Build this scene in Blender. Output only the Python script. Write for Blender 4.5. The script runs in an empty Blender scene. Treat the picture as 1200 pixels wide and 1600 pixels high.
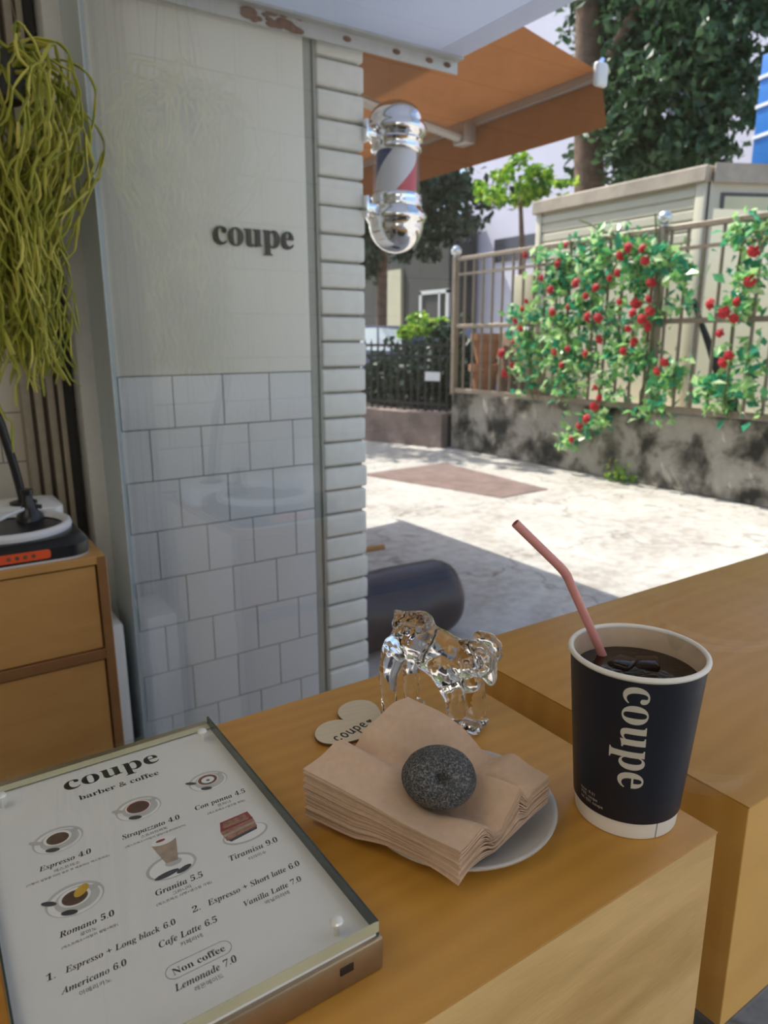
import bpy, bmesh, math, random
from mathutils import Vector, Matrix, noise

random.seed(7)
PI = math.pi
sc = bpy.context.scene
COL = sc.collection

# ------------------------------------------------------------------ camera, sky, sun, exposure
# world: X runs from the cafe towards the street, Y along the shop glass, Z = 0 is the table top
YAW, PITCH, ROLL = 0.587483, 0.238268, -0.003097
cam = bpy.data.cameras.new('camera')
cam.sensor_fit = 'VERTICAL'
cam.sensor_height = 36.0
cam.lens = 1115.16 / 1600 * 36.0
cam.clip_start = 0.01
cam.clip_end = 200
cam.dof.use_dof = True
cam.dof.focus_distance = 0.50
cam.dof.aperture_fstop = 11.0
camo = bpy.data.objects.new('camera', cam)
COL.objects.link(camo)
fw = Vector((math.sin(YAW) * math.cos(PITCH), math.cos(YAW) * math.cos(PITCH), -math.sin(PITCH)))
rt = Vector((math.cos(YAW), -math.sin(YAW), 0))
up = rt.cross(fw)
rt2 = rt * math.cos(ROLL) + up * math.sin(ROLL)
up2 = -rt * math.sin(ROLL) + up * math.cos(ROLL)
camo.matrix_world = Matrix(((rt2.x, up2.x, -fw.x, 0), (rt2.y, up2.y, -fw.y, 0), (rt2.z, up2.z, -fw.z, 0.33), (0, 0, 0, 1)))
sc.camera = camo

world = bpy.data.worlds.new('sky')
sc.world = world
world.use_nodes = True
wn = world.node_tree
SUN_DIR = Vector((0.25, -0.65, -1.0)).normalized()          # the way the sunlight travels
sky = wn.nodes.new('ShaderNodeTexSky')
sky.sky_type = 'NISHITA'
sky.sun_disc = False
sky.sun_elevation = math.asin(-SUN_DIR.z)
sky.sun_rotation = math.atan2(-SUN_DIR.x, -SUN_DIR.y)
sky.altitude = 0
sky.air_density = 1.0
sky.dust_density = 2.0
wn.links.new(sky.outputs[0], wn.nodes['Background'].inputs[0])
wn.nodes['Background'].inputs[1].default_value = 0.31

sun = bpy.data.lights.new('sun', 'SUN')
sun.energy = 7.2
sun.angle = math.radians(0.6)
sun.color = (1.0, 0.95, 0.86)
suno = bpy.data.objects.new('sun', sun)
COL.objects.link(suno)
suno.rotation_euler = SUN_DIR.to_track_quat('-Z', 'Y').to_euler()


def area(name, loc, direction, sx, sy, power, color):
    l = bpy.data.lights.new(name, 'AREA')
    l.shape = 'RECTANGLE'
    l.size, l.size_y, l.energy, l.color = sx, sy, power, color
    o = bpy.data.objects.new(name, l)
    COL.objects.link(o)
    o.location = loc
    o.rotation_euler = Vector(direction).to_track_quat('-Z', 'Y').to_euler()
    return o


# added fill lights overhead and behind the camera
area('ceiling_fill', (-1.0, 0.6, 1.70), (0, 0, -1), 1.2, 1.2, 8, (1.0, 0.90, 0.76))
area('rear_fill', (-0.9, -2.5, 0.5), (0.15, 1, -0.15), 1.6, 1.9, 22, (1.0, 0.95, 0.87))

sc.view_settings.view_transform = 'Standard'
sc.view_settings.look = 'None'
sc.view_settings.gamma = 1.0
sc.view_settings.use_curve_mapping = False
sc.view_settings.exposure = 0.0
sc.cycles.use_denoising = True
sc.cycles.max_bounces = 14
sc.cycles.transmission_bounces = 12
sc.cycles.transparent_max_bounces = 24
sc.cycles.sample_clamp_indirect = 8.0

GROUND = -0.87


# ------------------------------------------------------------------ materials
def new_mat(name):
    m = bpy.data.materials.new(name)
    m.use_nodes = True
    return m, m.node_tree, m.node_tree.nodes['Principled BSDF']


def coords(nt, scale=(1, 1, 1), rot=(0, 0, 0)):
    tc = nt.nodes.new('ShaderNodeTexCoord')
    mp = nt.nodes.new('ShaderNodeMapping')
    mp.inputs['Scale'].default_value = scale
    mp.inputs['Rotation'].default_value = rot
    nt.links.new(tc.outputs['Object'], mp.inputs['Vector'])
    return mp.outputs['Vector']


def noise_node(nt, vec, scale, detail=4, rough=0.55, dist=0.0):
    n = nt.nodes.new('ShaderNodeTexNoise')
    n.inputs['Scale'].default_value = scale
    n.inputs['Detail'].default_value = detail
    n.inputs['Roughness'].default_value = rough
    n.inputs['Distortion'].default_value = dist
    if vec is not None:
        nt.links.new(vec, n.inputs['Vector'])
    return n.outputs['Fac']


def ramp(nt, fac, stops):
    r = nt.nodes.new('ShaderNodeValToRGB')
    e = r.color_ramp.elements
    while len(e) < len(stops):
        e.new(0.5)
    for k, (pos, c) in enumerate(stops):
        e[k].position = pos
        e[k].color = (*c, 1)
    nt.links.new(fac, r.inputs[0])
    return r.outputs[0]


def bump(nt, bsdf, fac, strength, dist=0.002):
    b = nt.nodes.new('ShaderNodeBump')
    b.inputs['Strength'].default_value = strength
    b.inputs['Distance'].default_value = dist
    nt.links.new(fac, b.inputs['Height'])
    nt.links.new(b.outputs[0], bsdf.inputs['Normal'])


def shade(c, k):
    return tuple(max(0.0, min(1.0, v * k)) for v in c)


def plain(name, col, rough=0.5, metal=0.0, var=0.08, scale=30, bmp=0.0, coat=0.0, spec=0.5, transl=0.0):
    """One colour with a slight procedural mottle."""
    m, nt, b = new_mat(name)
    f = noise_node(nt, coords(nt), scale)
    c = ramp(nt, f, [(0.3, shade(col, 1 - var)), (0.7, shade(col, 1 + var))])
    nt.links.new(c, b.inputs['Base Color'])
    b.inputs['Roughness'].default_value = rough
    b.inputs['Metallic'].default_value = metal
    b.inputs['Coat Weight'].default_value = coat
    b.inputs['Specular IOR Level'].default_value = spec
    if bmp:
        bump(nt, b, f, bmp)
    if transl:
        t = nt.nodes.new('ShaderNodeBsdfTranslucent')
        nt.links.new(c, t.inputs['Color'])
        mx = nt.nodes.new('ShaderNodeMixShader')
        mx.inputs[0].default_value = transl
        nt.links.new(b.outputs[0], mx.inputs[1])
        nt.links.new(t.outputs[0], mx.inputs[2])
        nt.links.new(mx.outputs[0], nt.nodes['Material Output'].inputs[0])
    return m


def wood(name, dark, light, scale, rot=(0, 0, 0), rough=0.35, ring=3.0, coat=0.0, contrast=1.0):
    """Veneer: long stretched figure plus fine pores."""
    m, nt, b = new_mat(name)
    v = coords(nt, scale, rot)
    big = noise_node(nt, v, ring, 3, 0.5, 1.2)
    w = nt.nodes.new('ShaderNodeTexWave')
    w.wave_type = 'BANDS'
    w.bands_direction = 'Y'
    w.inputs['Scale'].default_value = ring * 0.9
    w.inputs['Distortion'].default_value = 5.0
    w.inputs['Detail'].default_value = 2.5
    w.inputs['Detail Scale'].default_value = 0.8
    nt.links.new(v, w.inputs['Vector'])
    fine = noise_node(nt, coords(nt, (scale[0] * 6, scale[1] * 60, scale[2] * 60), rot), 4, 3, 0.6)
    mx = nt.nodes.new('ShaderNodeMix')
    mx.inputs[0].default_value = 0.22
    nt.links.new(big, mx.inputs[2])
    nt.links.new(w.outputs['Fac'], mx.inputs[3])
    mx2 = nt.nodes.new('ShaderNodeMix')
    mx2.inputs[0].default_value = 0.3
    nt.links.new(mx.outputs[0], mx2.inputs[2])
    nt.links.new(fine, mx2.inputs[3])
    c = ramp(nt, mx2.outputs[0], [(0.5 - 0.28 / contrast, dark), (0.5 + 0.25 / contrast, light)])
    nt.links.new(c, b.inputs['Base Color'])
    b.inputs['Roughness'].default_value = rough
    b.inputs['Coat Weight'].default_value = coat
    b.inputs['Coat Roughness'].default_value = 0.25
    bump(nt, b, fine, 0.06, 0.001)
    return m


def clear(name, tint, ior=1.45, rough=0.0):
    """Thin clear pane or plate: lets the light straight through and mirrors by Fresnel."""
    m, nt, b = new_mat(name)
    nt.nodes.remove(b)
    t = nt.nodes.new('ShaderNodeBsdfTransparent')
    t.inputs[0].default_value = (*tint, 1)
    g = nt.nodes.new('ShaderNodeBsdfGlossy')
    g.inputs['Roughness'].default_value = rough
    f = nt.nodes.new('ShaderNodeFresnel')
    g2 = nt.nodes.new('ShaderNodeNewGeometry')
    mr = nt.nodes.new('ShaderNodeMapRange')          # same reflectance from both sides of the plate
    mr.inputs[3].default_value = ior
    mr.inputs[4].default_value = 1 / ior
    nt.links.new(g2.outputs['Backfacing'], mr.inputs[0])
    nt.links.new(mr.outputs[0], f.inputs['IOR'])
    mx = nt.nodes.new('ShaderNodeMixShader')
    nt.links.new(f.outputs[0], mx.inputs[0])
    nt.links.new(t.outputs[0], mx.inputs[1])
    nt.links.new(g.outputs[0], mx.inputs[2])
    nt.links.new(mx.outputs[0], nt.nodes['Material Output'].inputs[0])
    return m


def leaf_mat(name, stops, transl=0.35, rough=0.4):
    """Leaves: each one its own shade."""
    m, nt, b = new_mat(name)
    g = nt.nodes.new('ShaderNodeNewGeometry')
    c = ramp(nt, g.outputs['Random Per Island'], stops)
    nt.links.new(c, b.inputs['Base Color'])
    b.inputs['Roughness'].default_value = rough
    t = nt.nodes.new('ShaderNodeBsdfTranslucent')
    nt.links.new(c, t.inputs['Color'])
    mx = nt.nodes.new('ShaderNodeMixShader')
    mx.inputs[0].default_value = transl
    nt.links.new(b.outputs[0], mx.inputs[1])
    nt.links.new(t.outputs[0], mx.inputs[2])
    nt.links.new(mx.outputs[0], nt.nodes['Material Output'].inputs[0])
    return m


M = {}
M['table_top'] = wood('varnished_birch_top', (0.45, 0.205, 0.024), (0.60, 0.295, 0.045), (2.2, 9, 9), (0, 0, 0.12), 0.44, 2.2, 0.0)
M['table_side'] = wood('birch_ply_side', (0.56, 0.325, 0.095), (0.82, 0.53, 0.21), (3, 16, 12), (0, 0.95, 0), 0.45, 1.6, 0.0, 2.0)
M['bench_top'] = wood('varnished_bench_top', (0.48, 0.22, 0.024), (0.60, 0.295, 0.045), (2, 9, 9), (0, 0, -0.2), 0.36, 1.8, 0.05)
M['bench_side'] = wood('orange_ply_side', (0.66, 0.31, 0.05), (0.84, 0.45, 0.10), (4, 8, 8), (0, 0.35, 0), 0.45, 1.6)
M['plinth'] = plain('dark_plinth', (0.02, 0.018, 0.016), 0.8)
M['cab_front'] = wood('golden_birch_front', (0.46, 0.225, 0.06), (0.60, 0.32, 0.10), (3, 8, 10), (0, 0, 0), 0.42, 1.6)
M['cab_frame'] = wood('walnut_edge', (0.20, 0.085, 0.026), (0.32, 0.15, 0.05), (3, 10, 10), (0, 0, 0), 0.4, 2.0)
M['paper_white'] = plain('menu_paper', (0.80, 0.79, 0.765), 0.6, var=0.015, scale=8)
M['ink'] = plain('black_ink', (0.012, 0.012, 0.014), 0.5, var=0.0)
M['ink_grey'] = plain('grey_ink', (0.045, 0.045, 0.045), 0.5, var=0.0)
M['bronze'] = plain('brushed_bronze', (0.42, 0.33, 0.22), 0.34, 0.9, var=0.06, scale=60)
M['acrylic'] = clear('clear_acrylic', (0.985, 0.985, 0.975), 1.40)
M['acrylic_edge'] = plain('acrylic_edge', (0.55, 0.53, 0.36), 0.2, var=0.1, scale=20)
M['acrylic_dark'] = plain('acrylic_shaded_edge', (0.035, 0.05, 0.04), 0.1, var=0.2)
M['screw'] = plain('pearl_screw', (0.80, 0.79, 0.72), 0.2, 0.2, var=0.03)
M['napkin'] = plain('kraft_napkin', (0.70, 0.50, 0.35), 0.9, var=0.05, scale=180, bmp=0.25, spec=0.1, transl=0.12)
M['plate'] = plain('grey_glazed_plate', (0.56, 0.54, 0.51), 0.3, var=0.03, coat=0.2)
M['heart_wood'] = wood('pale_basswood', (0.64, 0.53, 0.36), (0.72, 0.61, 0.43), (8, 30, 20), (0, 0, 0.6), 0.6, 2.0)
M['heart_edge'] = plain('burnt_edge', (0.16, 0.08, 0.03), 0.7)
M['cup_navy'] = plain('navy_card', (0.012, 0.014, 0.024), 0.42, var=0.05, spec=0.4)
M['cup_white'] = plain('white_card', (0.82, 0.79, 0.73), 0.5, var=0.02)
M['cup_inside'] = plain('cup_lining', (0.66, 0.52, 0.38), 0.4, var=0.08, scale=60)
M['cup_print'] = plain('cream_print', (0.62, 0.58, 0.50), 0.5, var=0.02)
M['coffee'] = plain('black_coffee', (0.012, 0.005, 0.003), 0.05, var=0.2, scale=80, bmp=0.3)
M['straw'] = plain('pink_straw', (0.80, 0.36, 0.33), 0.4, var=0.03, transl=0.15)
M['black_plastic'] = plain('black_plastic', (0.012, 0.012, 0.014), 0.3, var=0.1)
M['orange_panel'] = plain('orange_red_panel', (0.80, 0.10, 0.025), 0.4, var=0.04)
M['grey_ring'] = plain('pale_ring', (0.66, 0.66, 0.68), 0.3, var=0.03)
M['white_gloss'] = plain('white_gloss', (0.80, 0.79, 0.76), 0.25, var=0.02)
M['wall_white'] = plain('white_wall_paint', (0.80, 0.79, 0.70), 0.35, var=0.015, scale=3)
M['grout'] = plain('grey_grout', (0.26, 0.26, 0.25), 0.9)
M['tile'] = plain('white_tile', (0.74, 0.75, 0.74), 0.12, var=0.02, scale=6)
M['brick_white'] = plain('painted_white_brick', (0.85, 0.84, 0.77), 0.7, var=0.05, scale=30, bmp=0.3)
M['mortar'] = plain('dark_mortar', (0.30, 0.29, 0.26), 0.9, var=0.3, scale=60)
M['frame_grey'] = plain('grey_frame', (0.70, 0.70, 0.67), 0.4, 0.0, var=0.04)
M['jamb'] = plain('bluegrey_jamb', (0.60, 0.67, 0.70), 0.4, var=0.03)
M['groove'] = plain('sage_grey_trim', (0.36, 0.37, 0.32), 0.5, var=0.05)
M['dark_gap'] = plain('dark_gap', (0.03, 0.028, 0.025), 0.7)
M['slat_tan'] = plain('taupe_door_edge', (0.36, 0.31, 0.23), 0.5, var=0.08)
M['slat_brown'] = plain('brown_door_edge', (0.13, 0.10, 0.07), 0.5, var=0.08)
M['interior'] = plain('interior_plaster', (0.60, 0.56, 0.48), 0.8, var=0.03, scale=4)
M['ceiling'] = plain('ceiling_paint', (0.72, 0.70, 0.66), 0.8, var=0.02)
M['floor'] = plain('grey_floor', (0.20, 0.21, 0.20), 0.5, var=0.1)
M['window_glass'] = clear('window_glass', (0.955, 0.965, 0.96), 1.48)
M['lamp_white'] = plain('lamp_housing', (0.8, 0.8, 0.78), 0.5)
M['chrome'] = plain('chrome', (0.92, 0.92, 0.93), 0.06, 1.0, var=0.01)
M['tube_glass'] = clear('pole_glass', (0.95, 0.95, 0.95), 1.4)
M['canopy'] = plain('white_translucent_canopy', (0.90, 0.90, 0.92), 0.25, var=0.02, scale=4, transl=0.8)
M['canopy_edge'] = plain('canopy_profile', (0.52, 0.53, 0.53), 0.45, 0.2, var=0.06)
M['rust'] = plain('rust', (0.17, 0.075, 0.05), 0.9, var=0.4, scale=60)
M['awning'] = plain('orange_awning_cloth', (0.37, 0.155, 0.06), 0.8, var=0.06, scale=12, transl=0.2, spec=0.1)
M['alu'] = plain('pale_aluminium', (0.46, 0.42, 0.39), 0.4, 0.4, var=0.03)
M['white_plastic'] = plain('white_plastic', (0.82, 0.82, 0.82), 0.4, var=0.02)
M['fence'] = plain('bronze_fence_steel', (0.27, 0.215, 0.165), 0.4, 0.4, var=0.1)
M['fence_ball'] = plain('steel_ball', (0.78, 0.78, 0.76), 0.2, 0.8)
M['iron'] = plain('black_iron', (0.012, 0.013, 0.016), 0.5)
M['shed'] = plain('cream_shed_sheet', (0.60, 0.56, 0.44), 0.5, var=0.05, scale=2)
M['shed_band'] = plain('stained_cement_band', (0.46, 0.39, 0.31), 0.8, var=0.2, scale=5)
M['shed_frame'] = plain('dark_bronze_frame', (0.10, 0.09, 0.08), 0.5)
M['shed_glass'] = plain('yellowed_window', (0.62, 0.58, 0.36), 0.15, var=0.1, scale=3)
M['far_wall'] = plain('pale_lilac_render', (0.66, 0.64, 0.74), 0.8, var=0.03, scale=1)
M['grey_wall'] = plain('shade_grey_wall', (0.05, 0.05, 0.046), 0.8, var=0.1, scale=2)  # grey wall darkened in colour in place of the tree's shade
M['beige_wall'] = plain('beige_panel', (0.46, 0.43, 0.31), 0.8, var=0.06, scale=2)
M['far_window'] = plain('dark_window', (0.06, 0.06, 0.08), 0.2)
M['blue_sign'] = plain('blue_sign', (0.015, 0.17, 0.55), 0.4, var=0.12, scale=2)
M['white_stripe'] = plain('white_stripe', (0.85, 0.86, 0.9), 0.4)
M['trunk'] = plain('tree_bark', (0.16, 0.10, 0.07), 0.9, var=0.4, scale=8, bmp=0.8)
M['terracotta'] = plain('terracotta', (0.38, 0.17, 0.085), 0.8, var=0.2, scale=10)
M['rust_wood'] = plain('weathered_board', (0.30, 0.20, 0.14), 0.8, var=0.25, scale=12)
M['roll'] = plain('navy_vinyl', (0.030, 0.034, 0.048), 0.38, var=0.2, scale=12, bmp=0.2)
M['tan_wood'] = plain('tan_handle', (0.45, 0.24, 0.09), 0.5)
M['car_blue'] = plain('blue_car_paint', (0.02, 0.055, 0.17), 0.2, 0.3, coat=0.6)
M['tyre'] = plain('tyre_rubber', (0.02, 0.02, 0.02), 0.8)
M['pipe'] = plain('black_hose', (0.015, 0.016, 0.022), 0.35)
M['stalk'] = plain('green_stalk', (0.10, 0.13, 0.035), 0.7)
M['rose_red'] = plain('rose_petal', (0.55, 0.010, 0.022), 0.5, var=0.35, scale=60, transl=0.25)
M['pot'] = plain('dark_hanging_pot', (0.05, 0.045, 0.04), 0.6)
M['red_print'] = plain('print_red', (0.30, 0.035, 0.03), 0.5, var=0.1)
M['print_grey'] = plain('print_grey', (0.52, 0.51, 0.49), 0.6, var=0.06, scale=80)
M['print_plate'] = plain('print_plate', (0.56, 0.55, 0.53), 0.6, var=0.06, scale=80)
M['print_white'] = plain('print_white', (0.86, 0.85, 0.82), 0.6, var=0.01)
M['print_coffee'] = plain('print_coffee', (0.10, 0.05, 0.03), 0.6, var=0.3, scale=300)
M['print_dark'] = plain('print_spoon', (0.05, 0.05, 0.06), 0.5, var=0.3, scale=200)
M['print_foam'] = plain('print_foam', (0.40, 0.30, 0.22), 0.6, var=0.15, scale=200)
M['print_lemon'] = plain('print_lemon', (0.62, 0.38, 0.04), 0.6, var=0.1, scale=200)
M['print_cake'] = plain('print_cake', (0.34, 0.16, 0.09), 0.7, var=0.5, scale=260)

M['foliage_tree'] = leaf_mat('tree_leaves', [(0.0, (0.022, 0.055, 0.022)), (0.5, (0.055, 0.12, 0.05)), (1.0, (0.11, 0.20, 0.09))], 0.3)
M['foliage_bright'] = leaf_mat('yellow_green_leaves', [(0.0, (0.06, 0.20, 0.02)), (0.6, (0.28, 0.50, 0.05)), (1.0, (0.50, 0.62, 0.08))], 0.5)  # yellow-green leaf tones of the weed, young tree and fence shrub
M['foliage_dark'] = leaf_mat('shaded_leaves', [(0.0, (0.010, 0.03, 0.014)), (1.0, (0.04, 0.085, 0.04))], 0.15)  # shade of the left yard is put into these leaf colours
M['foliage_rose'] = leaf_mat('rose_leaves', [(0.0, (0.02, 0.20, 0.10)), (0.3, (0.06, 0.42, 0.24)), (0.5, (0.24, 0.58, 0.16)), (0.75, (0.52, 0.76, 0.30)), (1.0, (0.66, 0.82, 0.52))], 0.45, 0.2)  # the palest leaf tones stand for glints, put into the colour
M['foliage_cactus'] = leaf_mat('mistletoe_stems', [(0.0, (0.20, 0.22, 0.02)), (0.5, (0.42, 0.44, 0.05)), (1.0, (0.70, 0.62, 0.14))], 0.15, 0.5)


def glass_solid():
    m, nt, b = new_mat('crystal')
    b.inputs['Base Color'].default_value = (1, 1, 1, 1)
    b.inputs['Roughness'].default_value = 0.0
    b.inputs['IOR'].default_value = 1.5
    b.inputs['Transmission Weight'].default_value = 1.0
    return m


M['crystal'] = glass_solid()


def ice_mat():
    m, nt, b = new_mat('ice')
    b.inputs['Base Color'].default_value = (0.20, 0.10, 0.06, 1)
    b.inputs['Roughness'].default_value = 0.03
    b.inputs['IOR'].default_value = 1.31
    b.inputs['Transmission Weight'].default_value = 0.9
    return m


M['ice'] = ice_mat()


def stone_mat():
    m, nt, b = new_mat('speckled_basalt')
    v = coords(nt)
    a = noise_node(nt, v, 700, 4, 0.75)
    l = noise_node(nt, v, 60, 4, 0.6)
    mx = nt.nodes.new('ShaderNodeMix')
    mx.inputs[0].default_value = 0.12
    nt.links.new(a, mx.inputs[2])
    nt.links.new(l, mx.inputs[3])
    c = ramp(nt, mx.outputs[0], [(0.36, (0.012, 0.013, 0.015)), (0.50, (0.06, 0.06, 0.062)), (0.68, (0.34, 0.33, 0.30))])
    nt.links.new(c, b.inputs['Base Color'])
    b.inputs['Roughness'].default_value = 0.75
    bump(nt, b, a, 0.4, 0.0008)
    return m


M['stone'] = stone_mat()


def street_mat():
    m, nt, b = new_mat('old_concrete_road')
    v = coords(nt)
    l = noise_node(nt, v, 1.3, 6, 0.65, 0.6)
    s = noise_node(nt, v, 14, 8, 0.7)
    mx = nt.nodes.new('ShaderNodeMix')
    mx.inputs[0].default_value = 0.5
    nt.links.new(l, mx.inputs[2])
    nt.links.new(s, mx.inputs[3])
    c = ramp(nt, mx.outputs[0], [(0.36, (0.30, 0.26, 0.22)), (0.50, (0.46, 0.43, 0.39)), (0.62, (0.56, 0.54, 0.50))])
    vo = nt.nodes.new('ShaderNodeTexVoronoi')
    vo.feature = 'DISTANCE_TO_EDGE'
    vo.inputs['Scale'].default_value = 0.9
    nd = nt.nodes.new('ShaderNodeVectorMath')
    nd.operation = 'ADD'
    n2 = nt.nodes.new('ShaderNodeTexNoise')
    n2.inputs['Scale'].default_value = 3.0
    n2.inputs['Detail'].default_value = 6
    nt.links.new(v, n2.inputs['Vector'])
    nt.links.new(v, nd.inputs[0])
    nt.links.new(n2.outputs['Color'], nd.inputs[1])
    nt.links.new(nd.outputs[0], vo.inputs['Vector'])
    crack = ramp(nt, vo.outputs['Distance'], [(0.0, (0.45, 0.42, 0.38)), (0.018, (1, 1, 1))])
    mu = nt.nodes.new('ShaderNodeMix')
    mu.data_type = 'RGBA'
    mu.blend_type = 'MULTIPLY'
    mu.inputs[0].default_value = 0.8
    nt.links.new(c, mu.inputs[6])
    nt.links.new(crack, mu.inputs[7])
    nt.links.new(mu.outputs[2], b.inputs['Base Color'])
    b.inputs['Roughness'].default_value = 0.8
    bump(nt, b, s, 0.5, 0.01)
    return m


M['street'] = street_mat()


def mossy(name, stops, scale):
    m, nt, b = new_mat(name)
    v = coords(nt)
    a = noise_node(nt, v, scale, 8, 0.62, 0.25)
    c = ramp(nt, a, stops)
    nt.links.new(c, b.inputs['Base Color'])
    b.inputs['Roughness'].default_value = 0.9
    bump(nt, b, noise_node(nt, v, scale * 9, 5, 0.7), 0.6, 0.01)
    return m


M['wall_mossy'] = mossy('weathered_retaining_concrete', [(0.37, (0.022, 0.021, 0.016)), (0.46, (0.15, 0.135, 0.11)), (0.54, (0.34, 0.31, 0.265)), (0.72, (0.44, 0.41, 0.36))], 3.4)
M['wall_pink'] = mossy('pink_brown_render', [(0.35, (0.20, 0.145, 0.125)), (0.6, (0.32, 0.24, 0.21)), (0.72, (0.46, 0.40, 0.33))], 4)
M['road_patch'] = mossy('red_brown_patch', [(0.35, (0.17, 0.115, 0.10)), (0.65, (0.26, 0.18, 0.16))], 6)


def far_tile_mat():
    m, nt, b = new_mat('cream_wall_tile')
    tc = nt.nodes.new('ShaderNodeTexCoord')
    sp = nt.nodes.new('ShaderNodeSeparateXYZ')
    cb = nt.nodes.new('ShaderNodeCombineXYZ')
    nt.links.new(tc.outputs['Object'], sp.inputs[0])
    nt.links.new(sp.outputs['X'], cb.inputs['X'])
    nt.links.new(sp.outputs['Z'], cb.inputs['Y'])
    br = nt.nodes.new('ShaderNodeTexBrick')
    br.inputs['Scale'].default_value = 1
    br.inputs['Brick Width'].default_value = 0.137
    br.inputs['Row Height'].default_value = 0.136
    br.inputs['Mortar Size'].default_value = 0.002
    br.inputs['Color1'].default_value = (0.62, 0.58, 0.49, 1)
    br.inputs['Color2'].default_value = (0.58, 0.55, 0.47, 1)
    br.inputs['Mortar'].default_value = (0.22, 0.21, 0.19, 1)
    nt.links.new(cb.outputs[0], br.inputs['Vector'])
    nt.links.new(br.outputs['Color'], b.inputs['Base Color'])
    b.inputs['Roughness'].default_value = 0.2
    return m


M['far_tile'] = far_tile_mat()


def stripes_mat():
    """Barber stripes: blue, white, red bands winding up the cylinder."""
    m, nt, b = new_mat('barber_stripes')
    tc = nt.nodes.new('ShaderNodeTexCoord')
    sp = nt.nodes.new('ShaderNodeSeparateXYZ')
    nt.links.new(tc.outputs['Object'], sp.inputs[0])
    at = nt.nodes.new('ShaderNodeMath')
    at.operation = 'ARCTAN2'
    nt.links.new(sp.outputs['Y'], at.inputs[0])
    nt.links.new(sp.outputs['X'], at.inputs[1])
    k = nt.nodes.new('ShaderNodeMath')
    k.operation = 'MULTIPLY_ADD'
    k.inputs[1].default_value = 1 / (2 * PI)
    k.inputs[2].default_value = STRIPE_PHASE
    nt.links.new(at.outputs[0], k.inputs[0])
    z = nt.nodes.new('ShaderNodeMath')
    z.operation = 'MULTIPLY_ADD'
    z.inputs[1].default_value = -1 / 0.40
    nt.links.new(sp.outputs['Z'], z.inputs[0])
    nt.links.new(k.outputs[0], z.inputs[2])
    fr = nt.nodes.new('ShaderNodeMath')
    fr.operation = 'FRACT'
    nt.links.new(z.outputs[0], fr.inputs[0])
    c = ramp(nt, fr.outputs[0], [(0.0, (0.68, 0.05, 0.07)), (0.20, (0.80, 0.80, 0.84)), (0.52, (0.04, 0.07, 0.25)), (0.70, (0.80, 0.80, 0.84))])
    for nd in nt.nodes:
        if nd.type == 'VALTORGB':
            nd.color_ramp.interpolation = 'CONSTANT'
    nt.links.new(c, b.inputs['Base Color'])
    b.inputs['Roughness'].default_value = 0.3
    return m


STRIPE_PHASE = 0.37
M['stripes'] = stripes_mat()


# ------------------------------------------------------------------ mesh helpers
def bm_new():
    return bmesh.new()


def add_box(bm, x0, x1, y0, y1, z0, z1, bev=0.0, seg=2):
    vs = [bm.verts.new((x, y, z)) for z in (z0, z1) for y in (y0, y1) for x in (x0, x1)]
    f = [(0, 2, 3, 1), (4, 5, 7, 6), (0, 1, 5, 4), (2, 6, 7, 3), (0, 4, 6, 2), (1, 3, 7, 5)]
    fs = [bm.faces.new([vs[i] for i in q]) for q in f]
    if bev > 0:
        es = list({e for fc in fs for e in fc.edges})
        bmesh.ops.bevel(bm, geom=es, offset=bev, segments=seg, profile=0.5, affect='EDGES')
    return bm


def add_obox(bm, o, ux, uy, uz, bev=0.0):
    """box from corner o along three vectors"""
    o, ux, uy, uz = map(Vector, (o, ux, uy, uz))
    vs = [bm.verts.new(o + ux * i + uy * j + uz * k) for k in (0, 1) for j in (0, 1) for i in (0, 1)]
    f = [(0, 2, 3, 1), (4, 5, 7, 6), (0, 1, 5, 4), (2, 6, 7, 3), (0, 4, 6, 2), (1, 3, 7, 5)]
    fs = [bm.faces.new([vs[i] for i in q]) for q in f]
    if bev > 0:
        es = list({e for fc in fs for e in fc.edges})
        bmesh.ops.bevel(bm, geom=es, offset=bev, segments=2, profile=0.5, affect='EDGES')
    return bm


def add_lathe(bm, prof, c=(0, 0, 0), n=48, caps=True):
    rings = []
    for r, z in prof:
        rings.append([bm.verts.new((c[0] + r * math.cos(2 * PI * i / n), c[1] + r * math.sin(2 * PI * i / n), c[2] + z)) for i in range(n)] if r > 1e-6 else [bm.verts.new((c[0], c[1], c[2] + z))])
    for a, b in zip(rings, rings[1:]):
        for i in range(n):
            j = (i + 1) % n
            if len(a) == 1 and len(b) == 1:
                continue
            if len(a) == 1:
                bm.faces.new((a[0], b[j], b[i]))
            elif len(b) == 1:
                bm.faces.new((a[i], a[j], b[0]))
            else:
                bm.faces.new((a[i], a[j], b[j], b[i]))
    if caps:
        for rg, rev in ((rings[0], True), (rings[-1], False)):
            if len(rg) > 1:
                bm.faces.new(rg[::-1] if rev else rg)
    return bm


def add_tube(bm, pts, rad, n=8, flat=1.0):
    pts = [Vector(p) for p in pts]
    rs = rad if isinstance(rad, (list, tuple)) else [rad] * len(pts)
    t0 = (pts[1] - pts[0]).normalized()
    ref = Vector((0, 0, 1)) if abs(t0.z) < 0.9 else Vector((1, 0, 0))
    nrm = t0.cross(ref).normalized()
    rings = []
    for i, p in enumerate(pts):
        t = (pts[min(i + 1, len(pts) - 1)] - pts[max(i - 1, 0)]).normalized()
        nrm = (nrm - t * nrm.dot(t)).normalized()
        bn = t.cross(nrm)
        rings.append([bm.verts.new(p + (nrm * math.cos(2 * PI * k / n) + bn * math.sin(2 * PI * k / n) * flat) * rs[i]) for k in range(n)])
    for a, b in zip(rings, rings[1:]):
        for k in range(n):
            bm.faces.new((a[k], a[(k + 1) % n], b[(k + 1) % n], b[k]))
    bm.faces.new(rings[0][::-1])
    bm.faces.new(rings[-1])
    return bm


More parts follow.
